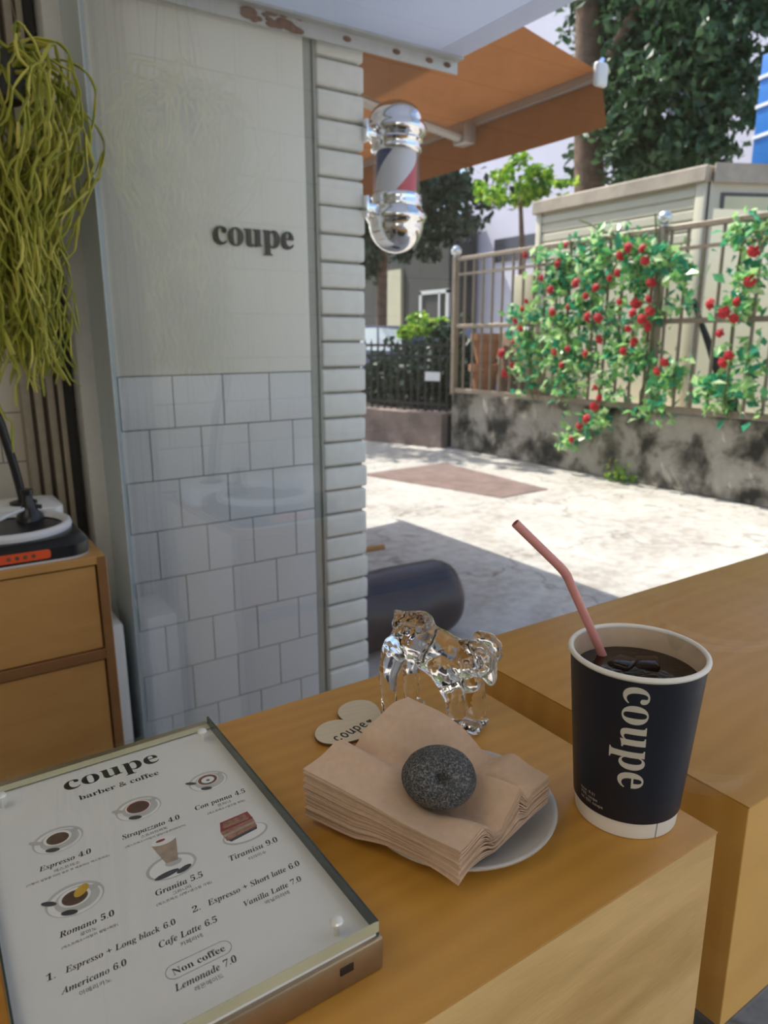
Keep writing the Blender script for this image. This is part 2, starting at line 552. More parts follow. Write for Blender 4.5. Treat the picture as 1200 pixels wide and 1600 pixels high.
def add_prism(bm, poly, z0, z1, fn=None):
    fn = fn or (lambda u, v, w: (u, v, w))
    a = [bm.verts.new(fn(u, v, z0)) for u, v in poly]
    b = [bm.verts.new(fn(u, v, z1)) for u, v in poly]
    n = len(poly)
    for i in range(n):
        bm.faces.new((a[i], a[(i + 1) % n], b[(i + 1) % n], b[i]))
    bm.faces.new(a[::-1])
    bm.faces.new(b)
    return bm


def add_ball(bm, c, r, u=12, v=8, sc3=(1, 1, 1)):
    mat = Matrix.Translation(c) @ Matrix.Diagonal((sc3[0], sc3[1], sc3[2], 1))
    bmesh.ops.create_uvsphere(bm, u_segments=u, v_segments=v, radius=r, matrix=mat)
    return bm


def add_leaf(bm, c, size, rng, droop=0.0, normal=None, spread=1.0):
    """one pointed leaf folded along its midrib"""
    d = Vector((rng.gauss(0, 1), rng.gauss(0, 1), rng.gauss(0, 1) - droop)).normalized()
    if normal is None:
        nn = Vector((rng.gauss(0, 1), rng.gauss(0, 1), rng.gauss(0, 1)))
    else:
        nn = Vector(normal) + Vector((rng.gauss(0, 1), rng.gauss(0, 1), rng.gauss(0, 1))) * spread
    s = d.cross(nn)
    if s.length < 1e-3:
        s = d.orthogonal()
    s.normalize()
    n2 = s.cross(d)
    c = Vector(c)
    a = bm.verts.new(c - d * size * 0.5)
    e = bm.verts.new(c + d * size * 0.55)
    l = bm.verts.new(c + s * size * 0.33 + n2 * size * 0.12)
    r = bm.verts.new(c - s * size * 0.33 + n2 * size * 0.12)
    m = bm.verts.new(c + d * size * 0.05)
    bm.faces.new((a, m, l))
    bm.faces.new((m, e, l))
    bm.faces.new((a, r, m))
    bm.faces.new((m, r, e))


def obj(name, bm, mat, parent=None, smooth=True, angle=35, origin=None):
    bmesh.ops.recalc_face_normals(bm, faces=bm.faces[:]) if len(bm.faces) < 6000 else None
    if origin is not None:
        bmesh.ops.translate(bm, verts=bm.verts[:], vec=-Vector(origin))
    me = bpy.data.meshes.new(name)
    bm.to_mesh(me)
    bm.free()
    me.materials.append(mat)
    if smooth:
        me.shade_smooth()
        me.set_sharp_from_angle(angle=math.radians(angle))
    o = bpy.data.objects.new(name, me)
    COL.objects.link(o)
    if origin is not None:
        o.location = origin
    if parent is not None:
        o.parent = parent
        if origin is not None:
            o.location = Vector(origin) - parent.location
        else:
            o.location = -parent.location
    return o


def thing(name, label, cat, loc=(0, 0, 0), group=None):
    o = bpy.data.objects.new(name, None)
    o.empty_display_size = 0.05
    COL.objects.link(o)
    o.location = loc
    return tag(o, label, cat, group)


def tag(o, label, cat, group=None):
    o['label'], o['category'] = label, cat
    if group:
        o['group'] = group
    return o


def struct(o, label=None):
    o['kind'] = 'structure'
    if label:
        o['label'] = label
    return o


def sub(name, bm, mat, part, smooth=True, angle=35):
    """child of a part whose own origin sits at the thing's origin: keep world coordinates"""
    o = obj(name, bm, mat, None, smooth, angle)
    o.parent = part
    w = part.location.copy()
    p = part.parent
    while p is not None:
        w += p.location
        p = p.parent
    o.location = -w
    return o


# ---- lettering
_cache = {}


def glyphs(s, kind):
    out = ''
    for ch in s:
        if kind == 'sans':
            out += ch
        elif 'a' <= ch <= 'z':
            out += chr((0x1D482 if kind == 'bi' else 0x1D41A) + ord(ch) - 97)
        elif 'A' <= ch <= 'Z':
            out += chr((0x1D468 if kind == 'bi' else 0x1D400) + ord(ch) - 65)
        elif '0' <= ch <= '9':
            out += chr(0x1D7CE + ord(ch) - 48)
        else:
            out += ch
    return out


def text_mesh(s, kind):
    key = (s, kind)
    if key in _cache:
        return _cache[key]
    cu = bpy.data.curves.new('lettering', 'FONT')
    cu.body = glyphs(s, kind)
    cu.size = 1.0
    cu.resolution_u = 4
    o = bpy.data.objects.new('lettering', cu)
    COL.objects.link(o)
    bpy.context.view_layer.update()
    me = o.to_mesh()
    vs = [(v.co.x, v.co.y) for v in me.vertices]
    fs = [tuple(p.vertices) for p in me.polygons]
    o.to_mesh_clear()
    bpy.data.objects.remove(o)
    bpy.data.curves.remove(cu)
    xs = [v[0] for v in vs] or [0, 1]
    _cache[key] = (vs, fs, min(xs), max(xs))
    return _cache[key]


def put_text(bm, s, kind, fn, width, hs=1.0, shear=0.0, solid=0.0, cuts=0):
    """lay the string out from u = 0 to u = width; fn(u, v, w) gives the place"""
    vs, fs, x0, x1 = text_mesh(s, kind)
    k = width / (x1 - x0)
    if cuts:
        tb = bmesh.new()
        tv = [tb.verts.new((x, y, 0)) for x, y in vs]
        for f in fs:
            try:
                tb.faces.new([tv[i] for i in f])
            except ValueError:
                pass
        for i in range(cuts):
            for ax in (0, 1):
                lo, hi = (x0, x1) if ax == 0 else (-0.35, 1.0)
                co, no = [0, 0, 0], [0, 0, 0]
                co[ax], no[ax] = lo + (hi - lo) * (i + 0.5) / cuts, 1
                bmesh.ops.bisect_plane(tb, geom=tb.verts[:] + tb.edges[:] + tb.faces[:], plane_co=co, plane_no=no)
        tb.verts.index_update()
        vs = [(v.co.x, v.co.y) for v in tb.verts]
        fs = [tuple(v.index for v in f.verts) for f in tb.faces]
        tb.free()
    pv = [bm.verts.new(fn((x - x0) * k + y * k * shear, y * k * hs, solid)) for x, y in vs]
    for f in fs:
        try:
            bm.faces.new([pv[i] for i in f])
        except ValueError:
            pass
    if solid:
        cnt = {}
        for f in fs:
            for a, b in zip(f, f[1:] + f[:1]):
                cnt[(a, b)] = 1
        bv = [bm.verts.new(fn((x - x0) * k + y * k * shear, y * k * hs, 0.0)) for x, y in vs]
        for a, b in cnt:
            if (b, a) not in cnt:
                try:
                    bm.faces.new((pv[a], pv[b], bv[b], bv[a]))
                except ValueError:
                    pass


def priced(bm, name, price, x0, x1, y, z, hs=1.0, gap=0.32, kind='bi'):
    """menu line: bold italic name, slanted bold price"""
    a = text_mesh(name, kind)
    b = text_mesh(price, 'b')
    wa, wb = a[3] - a[2], b[3] - b[2]
    k = (x1 - x0) / (wa + gap + wb)
    put_text(bm, name, kind, lambda u, v, w: (x0 + u, y + v, z), wa * k, hs)
    put_text(bm, price, 'b', lambda u, v, w: (x1 - wb * k + u, y + v, z), wb * k, hs, 0.18)


# ------------------------------------------------------------------ the setting: street and shop
bm = bm_new()
add_box(bm, 0.44, 60, -20, 60, GROUND - 0.3, GROUND)
struct(obj('street_ground', bm, M['street'], smooth=False))
bm = bm_new()
add_box(bm, -3.1, 0.44, -2.7, 2.3, GROUND - 0.3, GROUND)
struct(obj('floor', bm, M['floor'], smooth=False))
bm = bm_new()
add_box(bm, -3.1, 0.437, 2.2, 2.35, GROUND, 1.8)
struct(obj('wall_far', bm, M['far_tile'], smooth=False))
bm = bm_new()
add_box(bm, -3.2, -3.05, -2.7, 2.35, GROUND, 1.8)
struct(obj('wall_left', bm, M['interior'], smooth=False))
bm = bm_new()
add_box(bm, -3.2, 0.437, -2.75, -2.6, GROUND, 1.8)
struct(obj('wall_rear', bm, M['interior'], smooth=False))
bm = bm_new()
add_box(bm, -3.2, 0.46, -2.75, 2.35, 1.75, 1.95)
struct(obj('ceiling', bm, M['ceiling'], smooth=False))
# shop front above the glass and the house it belongs to
bm = bm_new()
add_box(bm, -3.2, 0.46, -2.75, 2.35, 1.95, 2.9)
struct(obj('wall_upper_storey', bm, M['wall_white'], smooth=False))

# shop window: the pane, its corner post and the head rail
bm = bm_new()
add_box(bm, 0.437, 0.445, -2.6, 1.866, GROUND, 1.74)
w1 = struct(obj('window_1', bm, M['window_glass'], smooth=False), 'big clear shop window pane')
bm = bm_new()
add_box(bm, 0.395, 0.447, 2.052, 2.14, GROUND, 1.75, 0.003)
struct(obj('window_post', bm, M['frame_grey'], w1))
bm = bm_new()
add_box(bm, 0.43, 0.455, -2.6, 2.052, 1.70, 1.75)
struct(obj('window_head', bm, M['frame_grey'], w1))
bm = bm_new()
add_box(bm, 0.4358, 0.4460, 1.8665, 2.056, GROUND, 1.70)
struct(obj('trim_1', bm, M['jamb']), 'blue-grey strip along the end of the window glass')

# folded door leaves at the end of the inner wall
fd = thing('folding_door', 'stack of folded taupe and brown door leaves at the far wall', 'door', (0.32, 2.15, GROUND))
x = 0.262
for k, (w, m, y0) in enumerate(((0.020, 'slat_tan', 2.135), (0.010, 'slat_brown', 2.15), (0.018, 'slat_tan', 2.125), (0.012, 'slat_brown', 2.15), (0.018, 'slat_tan', 2.115), (0.010, 'slat_brown', 2.14), (0.014, 'slat_tan', 2.12), (0.026, 'dark_gap', 2.13))):
    bm = bm_new()
    add_box(bm, x, x + w, y0, 2.2, GROUND, 1.74, 0.002)
    obj('door_leaf', bm, M[m], fd)
    x += w

# white outer wall: painted panel above, tiles below
bm = bm_new()
add_box(bm, 0.4462, 0.993, 1.872, 1.98, GROUND, 1.95)
wp = struct(obj('wall_panel', bm, M['grout'], smooth=False), 'white outer wall with square tiles on its lower part')
bm = bm_new()
add_box(bm, 0.4458, 0.991, 1.866, 1.8715, 0.2405, 1.94, 0.0005)
struct(obj('painted_panel', bm, M['wall_white'], wp))
bm = bm_new()
TW, TH = 0.1367, 0.1358
rng = random.Random(3)
for r in range(9):
    z1 = 0.2375 - r * TH
    z0 = max(z1 - TH + 0.003, GROUND)
    off = 0.0 if r % 2 == 0 else TW * 0.5
    xx = 0.448 - off
    while xx < 0.99:
        a, b = max(xx + 0.0013, 0.4458), min(xx + TW - 0.0013, 0.991)
        if b - a > 0.006 and z1 - z0 > 0.01:
            t = rng.uniform(0, 0.0006)
            add_box(bm, a, b, 1.8665 + t, 1.8715, z0, z1, 0.0009, 1)
        xx += TW
struct(obj('wall_tile', bm, M['tile'], wp))
bm = bm_new()
add_box(bm, 0.993, 1.012, 1.868, 1.95, GROUND, 1.95)
add_box(bm, 1.012, 1.024, 1.880, 1.95, GROUND, 1.95)
add_box(bm, 1.0235, 1.030, 1.872, 1.95, GROUND, 1.95)
struct(obj('trim_2', bm, M['groove']), 'sage grey strip between white wall and brick pillar')

# white brick pillar: one brick per course
bm = bm_new()
add_box(bm, 1.036, 1.172, 1.886, 2.04, GROUND, 1.95)
pil = struct(obj('brick_pillar', bm, M['mortar'], smooth=False), 'pillar of white painted bricks, one per course')
bm = bm_new()
z = GROUND
rng = random.Random(5)
while z < 1.9:
    j = rng.uniform(-0.0025, 0.0025)
    add_box(bm, 1.032 + rng.uniform(0, 0.002), 1.1835 + j, 1.8725 + rng.uniform(-0.002, 0.002), 2.05, z + 0.003, z + 0.0705 + rng.uniform(-0.0015, 0.001), 0.008, 3)
    z += 0.0745
struct(obj('pillar_brick', bm, M['brick_white'], pil, angle=60))
# neighbouring house the pillar belongs to
bm = bm_new()
add_box(bm, -3.2, 1.165, 2.36, 9.0, GROUND, 3.8)
add_box(bm, 0.47, 1.16, 1.99, 2.36, GROUND, 3.8)
struct(obj('wall_neighbour', bm, M['wall_white'], smooth=False))

# wall lettering
bm = bm_new()
put_text(bm, 'coupe', 'b', lambda u, v, w: (0.716 + u, 1.8655 - w, 0.5685 + v), 0.229, 1.0, 0, 0.007)
tag(obj('wall_lettering', bm, M['ink'], smooth=False), 'raised black serif lettering of one word on the white wall', 'sign')

# canopy over the entrance
cn = thing('entrance_canopy', 'white translucent entrance canopy with grey edge profile overhead', 'canopy', (0.95, 0.2, 1.125))
bm = bm_new()
add_box(bm, 0.46, 1.485, -2.2, 1.838, 1.127, 1.137)
obj('canopy_sheet', bm, M['canopy'], cn, smooth=False)
bm = bm_new()
add_box(bm, 0.46, 1.49, 1.838, 1.846, 1.088, 1.150, 0.001)
add_box(bm, 0.46, 1.49, 1.81, 1.838, 1.120, 1.1265)
pf = obj('edge_profile', bm, M['canopy_edge'], cn)
for xx in (1.11, 1.27, 1.385, 1.45):
    bm = bm_new()
    add_ball(bm, (xx, 1.837, 1.106), 0.009, 10, 6, (1.5, 0.4, 0.8))
    sub('rusty_bolt', bm, M['rust'], pf)
bm = bm_new()
rng = random.Random(9)
for k in range(26):
    add_ball(bm, (0.88 + rng.uniform(-0.07, 0.09), 1.836, 1.109 + rng.uniform(-0.016, 0.014)), rng.uniform(0.006, 0.016), 8, 5, (1.6, 0.25, 0.7))
sub('rust_patch', bm, M['rust'], pf)
bm = bm_new()
for k in range(9):
    add_tube(bm, [(1.402 + k * 0.010, -2.2, 1.1265), (1.402 + k * 0.010, 1.838, 1.1265)], 0.0022, 6)
obj('corrugated_edge', bm, M['canopy'], cn)

# ------------------------------------------------------------------ barber pole on the pillar
PX, PY = 1.30, 1.882
bp = thing('barber_pole', 'chrome barber pole with red white blue stripes on the brick pillar', 'barber pole', (PX, PY, 0.58))
prof_top = [(0.069, 0.858), (0.074, 0.862), (0.076, 0.870), (0.073, 0.878), (0.076, 0.884), (0.079, 0.890), (0.076, 0.896), (0.080, 0.902), (0.087, 0.910), (0.090, 0.920), (0.087, 0.930), (0.081, 0.935), (0.080, 0.942)]
prof_top += [(0.080 * math.cos(a), 0.942 + 0.056 * math.sin(a)) for a in [PI / 2 * k / 10 for k in range(1, 10)]] + [(0.0, 0.998)]
bm = bm_new()
add_lathe(bm, prof_top, (PX, PY, 0))
obj('top_cap', bm, M['chrome'], bp, angle=50)
bm = bm_new()
add_lathe(bm, [(r, 1.606 - z) for r, z in [(0.069, 0.858), (0.074, 0.862), (0.076, 0.872), (0.073, 0.880), (0.077, 0.888), (0.074, 0.896), (0.080, 0.906), (0.090, 0.918), (0.091, 0.926), (0.087, 0.936), (0.082, 0.942)]]
          + [(0.082 * math.cos(a), 0.664 - 0.084 * math.sin(a)) for a in [PI / 2 * k / 12 for k in range(1, 12)]] + [(0.0, 0.58)], (PX, PY, 0))
obj('bottom_cap', bm, M['chrome'], bp, angle=50)
bm = bm_new()
add_lathe(bm, [(0.060, 0.745), (0.060, 0.862)], (PX, PY, 0))
obj('striped_cylinder', bm, M['stripes'], bp, origin=(PX, PY, 0.74))
bm = bm_new()
add_lathe(bm, [(0.069, 0.746), (0.069, 0.860)], (PX, PY, 0), caps=False)
obj('glass_tube', bm, M['tube_glass'], bp)
for zz in (0.90, 0.70):
    bm = bm_new()
    add_box(bm, 1.180, 1.235, PY - 0.018, PY + 0.018, zz - 0.012, zz + 0.012, 0.004)
    add_box(bm, 1.178, 1.188, PY - 0.03, PY + 0.03, zz - 0.03, zz + 0.03, 0.003)
    obj('wall_bracket', bm, M['chrome'], bp)

# ------------------------------------------------------------------ orange awning of the neighbouring shop
AX, AZ, AY0, AY1 = 2.177, 1.235, 1.90, 5.2
aw = thing('awning', 'orange cloth awning with hanging valance beyond the pillar', 'awning', (1.17, 3.4, 1.4))
bm = bm_new()
nx, ny = 14, 30
top = []
for i in range(nx + 1):
    f = i / nx
    row = []
    for j in range(ny + 1):
        g = j / ny
        sag = -0.03 * math.sin(PI * f) * (0.6 + 0.4 * math.sin(PI * g))
        row.append(bm.verts.new((1.165 + (AX - 1.165) * f, AY0 + (AY1 - AY0) * g, 1.455 + (AZ - 1.455) * f + sag)))
    top.append(row)
for i in range(nx):
    for j in range(ny):
        bm.faces.new((top[i][j], top[i + 1][j], top[i + 1][j + 1], top[i][j + 1]))
obj('awning_cloth', bm, M['awning'], aw)
bm = bm_new()
rows = []
for i in range(6):
    f = i / 5
    rows.append([bm.verts.new((AX + 0.012 + 0.012 * f + 0.008 * f * math.sin(9 * j / 30 + 1), AY0 - 0.02 * f + (AY1 - AY0) * j / 40, AZ - 0.02 - 0.155 * f)) for j in range(41)])
for a, b in zip(rows, rows[1:]):
    for j in range(40):
        bm.faces.new((a[j], a[j + 1], b[j + 1], b[j]))
obj('valance', bm, M['awning'], aw)
bm = bm_new()
add_box(bm, AX - 0.022, AX + 0.010, AY0, AY1, AZ - 0.030, AZ + 0.004, 0.008)
add_box(bm, AX - 0.030, AX - 0.012, AY0, AY1, AZ - 0.036, AZ - 0.024, 0.003)
obj('front_bar', bm, M['alu'], aw)
bm = bm_new()
add_box(bm, AX - 0.035, AX + 0.025, AY0 - 0.022, AY0 + 0.004, AZ - 0.052, AZ + 0.026, 0.012, 3)
obj('end_cap', bm, M['white_plastic'], aw)
bm = bm_new()
add_box(bm, 2.085, 2.15, 2.52, 2.60, 1.125, 1.205, 0.008)
add_tube(bm, [(2.10, 2.56, 1.150), (1.70, 2.50, 1.175), (1.50, 2.47, 1.19)], 0.026, 10, 0.7)
add_ball(bm, (1.50, 2.47, 1.19), 0.034)
add_tube(bm, [(1.50, 2.47, 1.19), (1.18, 3.6, 1.32)], 0.024, 10)
obj('folding_arm', bm, M['alu'], aw)

# ------------------------------------------------------------------ across the street
bm = bm_new()
add_box(bm, 5.08, 5.45, 0.5, 6.27, GROUND, -0.255, 0.012, 1)
struct(obj('retaining_wall', bm, M['wall_mossy'], angle=25), 'weathered mossy concrete retaining wall under the fence')
bm = bm_new()
add_obox(bm, (4.95, 6.275, GROUND), (-0.62, 1.75, 0), (0.28, 0.1, 0), (0, 0, 0.38))
struct(obj('low_wall', bm, M['wall_pink'], smooth=False), 'low pink-brown street wall beside the retaining wall')
bm = bm_new()
add_prism(bm, [(4.96, 6.32), (4.42, 7.9), (5.2, 12.5), (7.3, 12.5), (7.3, 6.32)], GROUND, -0.52)
M['yard_shade'] = plain('yard_shade_fill', (0.035, 0.03, 0.025), 0.9, var=0.4, scale=20)  # dark ground added where the yard lies in shade
struct(obj('yard_shade_ground', bm, M['yard_shade'], smooth=False), 'added dark ground standing in for shade behind the low wall')
bm = bm_new()
add_box(bm, 5.45, 12, 0.0, 6.27, GROUND, -0.27)
struct(obj('yard_ground', bm, M['shed_band'], smooth=False))

bm = bm_new()
add_prism(bm, [(3.36, 5.42), (3.74, 3.97), (4.27, 4.0), (4.36, 5.47)], GROUND, GROUND + 0.006)
tag(obj('road_patch', bm, M['road_patch'], smooth=False), 'red-brown rectangular patch lying on the sunlit street', 'road patch')

# railing on the retaining wall
fn = thing('railing', 'bronze steel railing with vertical bars on the retaining wall', 'railing', (5.0, 3.9, -0.26))
FX = 5.0
for zz, hh in ((1.13, 0.020), (0.455, 0.020), (-0.215, 0.024)):
    bm = bm_new()
    add_box(bm, FX - 0.02, FX + 0.02, 0.6, 6.12, zz - hh, zz + hh, 0.004, 1)
    obj('rail', bm, M['fence'], fn)
bm = bm_new()
add_box(bm, FX - 0.012, FX + 0.012, 0.6, 6.12, 0.965, 0.99)
obj('rail', bm, M['fence'], fn)
for yy in (6.13, 3.64, 1.15):
    bm = bm_new()
    add_box(bm, FX - 0.03, FX + 0.03, yy - 0.03, yy + 0.03, -0.262, 1.16, 0.005, 1)
    add_box(bm, FX - 0.03, 5.14, yy - 0.04, yy + 0.04, -0.262, -0.25)
    p = obj('post', bm, M['fence'], fn)
    bm = bm_new()
    add_ball(bm, (FX, yy, 1.215), 0.055, 16, 10)
    add_lathe(bm, [(0.03, 1.155), (0.022, 1.175)], (FX, yy, 0), 12)
    sub('finial', bm, M['fence_ball'], p)
yy = 5.98
while yy > 0.7:
    if abs(yy - 3.64) > 0.05 and abs(yy - 1.15) > 0.05:
        bm = bm_new()
        add_tube(bm, [(FX, yy, -0.215), (FX, yy, 1.13)], 0.013, 8)
        obj('bar', bm, M['fence'], fn)
    yy -= 0.142

# climbing roses
def rose_bush(name, label, ells, blooms, count, seed, stems):
    rng = random.Random(seed)
    t = thing(name, label, 'climbing rose', (4.97, ells[0][0], -0.26))
    bm = bm_new()
    tot = sum(e[2] * e[3] for e in ells)
    for y, zc, ry, rz in ells:
        n = int(count * (ry * rz / tot))
        clumps = [(rng.uniform(-1, 1), rng.uniform(-1, 1)) for _ in range(max(3, n // 22))]
        for k in range(n):
            cy, cz = clumps[k % len(clumps)]
            a = Vector((cy, cz))
            if a.length > 1:
                a /= a.length
            q = (y + a.x * ry * 0.9 + rng.gauss(0, 0.055), zc + a.y * rz * 0.9 + rng.gauss(0, 0.055))
            add_leaf(bm, (4.95 + rng.uniform(-0.10, 0.13), q[0], q[1]), rng.uniform(0.055, 0.115), rng, 0.3, (-0.6, 0.25, 0.8), 0.55)
    obj('foliage', bm, M['foliage_rose'], t, smooth=False)
    bm = bm_new()
    for pts in stems:
        pp = []
        for (a, b) in zip(pts, pts[1:]):
            for k in range(5):
                f = k / 5
                pp.append((4.96 + rng.uniform(-0.02, 0.02), a[0] + (b[0] - a[0]) * f + rng.uniform(-0.02, 0.02), a[1] + (b[1] - a[1]) * f))
        pp.append((4.96, *pts[-1]))
        add_tube(bm, pp, 0.008, 6)
    obj('stem', bm, M['stalk'], t)
    first = None
    for y, zc in blooms:
        r = rng.uniform(0.028, 0.046)
        if first is None:
            bm = bm_new()
            for lay, (n, rr, hh) in enumerate(((5, 1.0, 0.0), (5, 0.75, 0.25), (4, 0.5, 0.45), (3, 0.25, 0.6))):
                for k in range(n):
                    a = 2 * PI * k / n + lay * 0.5
                    add_ball(bm, (-hh, rr * 0.72 * math.cos(a), rr * 0.72 * math.sin(a)), 0.5, 8, 6, (0.30, 0.5 + 0.45 * abs(math.sin(a * 1.3)), 0.5 + 0.45 * abs(math.cos(a * 1.3))))
            first = obj('flower', bm, M['rose_red'], t)
            o = first
        else:
            o = first.copy()
            COL.objects.link(o)
            o.parent = t
        o.location = Vector((4.84 + rng.uniform(-0.03, 0.03), y, zc)) - t.location
        o.scale = (r, r, r)
        o.rotation_euler = (rng.uniform(0, 6), rng.uniform(-0.6, 0.4), rng.uniform(-0.5, 0.5))
    return t


R = [(4.49, 1.1), (4.57, 0.96), (4.93, 1.06), (3.69, 0.99), (3.82, 1.01), (3.9, 0.96), (3.66, 0.9), (4.33, 0.78), (4.63, 0.74), (4.75, 0.85), (4.22, 0.67), (4.01, 0.8), (3.91, 0.83), (4.11, 0.73), (3.62, 0.74), (3.88, 0.61), (4.57, 0.55), (4.42, 0.59), (4.93, 0.66), (4.94, 0.59), (5.04, 0.49), (4.96, 0.42), (5.1, 0.29), (5.22, 0.19), (5.05, 0.08), (5.18, 0.0), (4.55, 0.21), (4.37, 0.24), (4.19, 0.2), (4.07, 0.32), (4.07, 0.49), (4.17, 0.5), (3.74, 0.52), (3.58, 0.53), (3.6, 0.62), (3.74, 0.59), (3.64, 0.47), (3.76, 0.4), (3.6, 0.41), (3.72, 0.3), (3.81, 0.23), (4.46, 0.1), (3.48, 0.08), (3.42, 0.15), (4.04, -0.07), (4.05, -0.23), (4.02, -0.16), (4.22, -0.41), (4.12, -0.34), (4.3, -0.54)]
R2 = [(2.91, 0.57), (2.97, 0.5), (3.07, 0.56), (2.83, 0.89), (2.83, 0.7), (3.01, 0.36), (2.94, 0.16), (2.91, 0.46), (2.9, 0.21)]
E1 = [(4.58, 0.81, 0.39, 0.39), (4.14, 0.93, 0.4, 0.26), (3.73, 0.95, 0.15, 0.24), (3.48, 0.66, 0.14, 0.5), (4.22, 0.5, 0.59, 0.5), (5.05, 0.34, 0.28, 0.35), (4.69, 0.08, 0.56, 0.29), (4.01, 0.05, 0.52, 0.22), (3.36, -0.03, 0.2, 0.23), (3.53, -0.25, 0.19, 0.13), (4.15, -0.3, 0.13, 0.19), (4.35, -0.53, 0.15, 0.12)]
E2 = [(2.97, 1.05, 0.17, 0.07), (2.98, 0.87, 0.06, 0.22), (2.95, 0.41, 0.08, 0.28), (2.96, -0.08, 0.22, 0.14), (2.86, 0.17, 0.08, 0.11), (2.82, 0.73, 0.08, 0.09)]
rose_bush('climbing_rose', 'large climbing rose with many red blooms on the railing', E1, R, 3000, 11,
          [[(4.6, -0.25), (4.5, 0.4), (4.55, 1.2)], [(4.1, -0.25), (4.2, 0.4), (4.0, 1.1), (4.45, 1.3)], [(3.7, -0.25), (3.6, 0.5), (3.7, 1.25)], [(4.9, -0.25), (5.0, 0.3), (4.9, 1.0)], [(4.1, -0.2), (4.2, -0.4), (4.45, -0.62)]])
rose_bush('climbing_rose', 'small sparse climbing rose at the right end of the railing', E2, R2, 520, 12,
          [[(2.95, -0.25), (2.97, 0.4), (2.98, 1.05)], [(2.98, 1.0), (2.8, 1.08)]])

# bent black hose behind the railing
bm = bm_new()
add_tube(bm, [(5.25, 3.50, 0.62), (5.24, 3.44, 0.50), (5.22, 3.30, 0.26), (5.20, 3.22, 0.16), (5.2, 3.16, 0.02), (5.2, 3.08, -0.14), (5.2, 3.02, -0.262)], [0.02, 0.02, 0.03, 0.05, 0.045, 0.06, 0.065], 10)
tag(obj('drain_hose', bm, M['pipe']), 'bent black hose behind the railing right of the big rose', 'hose')

# weed at the foot of the wall
rng = random.Random(21)
bm = bm_new()
for k in range(60):
    add_leaf(bm, (5.0 + rng.gauss(0, 0.03), 3.9 + rng.gauss(0, 0.10), GROUND + abs(rng.gauss(0.05, 0.05)) + 0.01), 0.05, rng, 0, (-1, 0, 1), 0.7)
tag(obj('weed', bm, M['foliage_bright'], smooth=False), 'small green weed at the foot of the retaining wall', 'plant')

# cream shed behind the railing
sh = thing('garden_shed', 'cream sheet metal shed with stained cement roof band behind railing', 'shed', (6.2, 4.8, -0.27))
bm = bm_new()
add_box(bm, 5.82, 7.4, 3.88, 5.77, -0.27, 1.60)
obj('shed_wall', bm, M['shed'], sh, smooth=False)
bm = bm_new()
add_box(bm, 5.76, 7.5, 3.83, 5.83, 1.59, 1.72, 0.01, 1)
obj('roof_band', bm, M['shed_band'], sh)
bm = bm_new()
for k in range(7):
    z0 = 0.95 + k * 0.09
    add_box(bm, 5.806, 5.82, 3.95, 5.74, z0, z0 + 0.075, 0.006, 1)
obj('siding', bm, M['shed'], sh)
bm = bm_new()
add_box(bm, 5.79, 5.84, 3.85, 3.94, -0.27, 1.60, 0.006)
obj('corner_post', bm, M['shed'], sh)
bm = bm_new()
add_box(bm, 5.79, 5.84, 5.72, 5.79, -0.27, 1.60, 0.006)
obj('corner_post', bm, M['shed'], sh)

ax = thing('shed_annex', 'narrow cream annex with yellowed window right of the shed', 'shed', (6.3, 3.3, -0.27))
ux = Vector((0.9, -0.435, 0)).normalized()
uy = Vector((0.435, 0.9, 0)).normalized()
o0 = Vector((5.83, 3.83, -0.27))
bm = bm_new()
e1 = o0 + ux * 2.4
add_prism(bm, [(o0.x, o0.y), (e1.x, e1.y), (e1.x, 3.82), (o0.x + 0.1, 3.82)], -0.27, 1.60)
obj('annex_wall', bm, M['shed'], ax, smooth=False)
bm = bm_new()
b0, b1 = o0 - uy * 0.05, e1 - uy * 0.05
add_prism(bm, [(b0.x, b0.y), (b1.x, b1.y), (b1.x, 3.825), (b0.x + 0.05, 3.825)], 1.58, 1.73)
obj('roof_band', bm, M['shed_band'], ax)
bm = bm_new()
add_obox(bm, o0 - uy * 0.012 + ux * 0.10 + Vector((0, 0, 1.30)), ux * 0.66, uy * 0.02, (0, 0, 0.48), 0.004)
wf = obj('window_frame', bm, M['shed_frame'], ax)
bm = bm_new()
add_obox(bm, o0 - uy * 0.016 + ux * 0.13 + Vector((0, 0, 1.33)), ux * 0.46, uy * 0.01, (0, 0, 0.42))
sub('window_pane', bm, M['shed_glass'], wf)

bm = bm_new()
add_prism(bm, [(3.60, -0.265), (3.58, 1.32), (2.2, 1.08), (2.2, -0.265)], 5.52, 5.56, lambda u, v, w: (w, u, v))
M['board'] = plain('cream_board', (0.72, 0.68, 0.55), 0.6, var=0.05, scale=2)
tag(obj('leaning_board', bm, M['board'], smooth=False), 'tall cream board with sloping top leaning behind the right railing', 'board')
bm = bm_new()
add_box(bm, 5.5, 5.7, 5.45, 6.0, -0.265, 0.40, 0.01)
tag(obj('wooden_crate', bm, M['rust_wood']), 'weathered brown wooden crate behind the left end of railing', 'crate')
for (yy, zz, lab) in ((5.98, -0.265, 'lower terracotta pot behind the left end of the railing'), (5.96, 0.06, 'upper terracotta pot standing on another behind the railing')):
    bm = bm_new()
    add_lathe(bm, [(0.10, zz), (0.15, zz + 0.25), (0.17, zz + 0.25), (0.17, zz + 0.32), (0.14, zz + 0.32), (0.13, zz + 0.22), (0, zz + 0.22)], (5.30, yy, 0), 28)
    tag(obj('terracotta_pot', bm, M['terracotta']), lab, 'flower pot', 'terracotta pots behind the railing')
bm = bm_new()
add_box(bm, 5.95, 6.1, 5.98, 6.25, 0.46, 1.02, 0.01)
tag(obj('cream_cabinet', bm, M['beige_wall']), 'pale cream cabinet behind the upper left railing bars', 'cabinet')

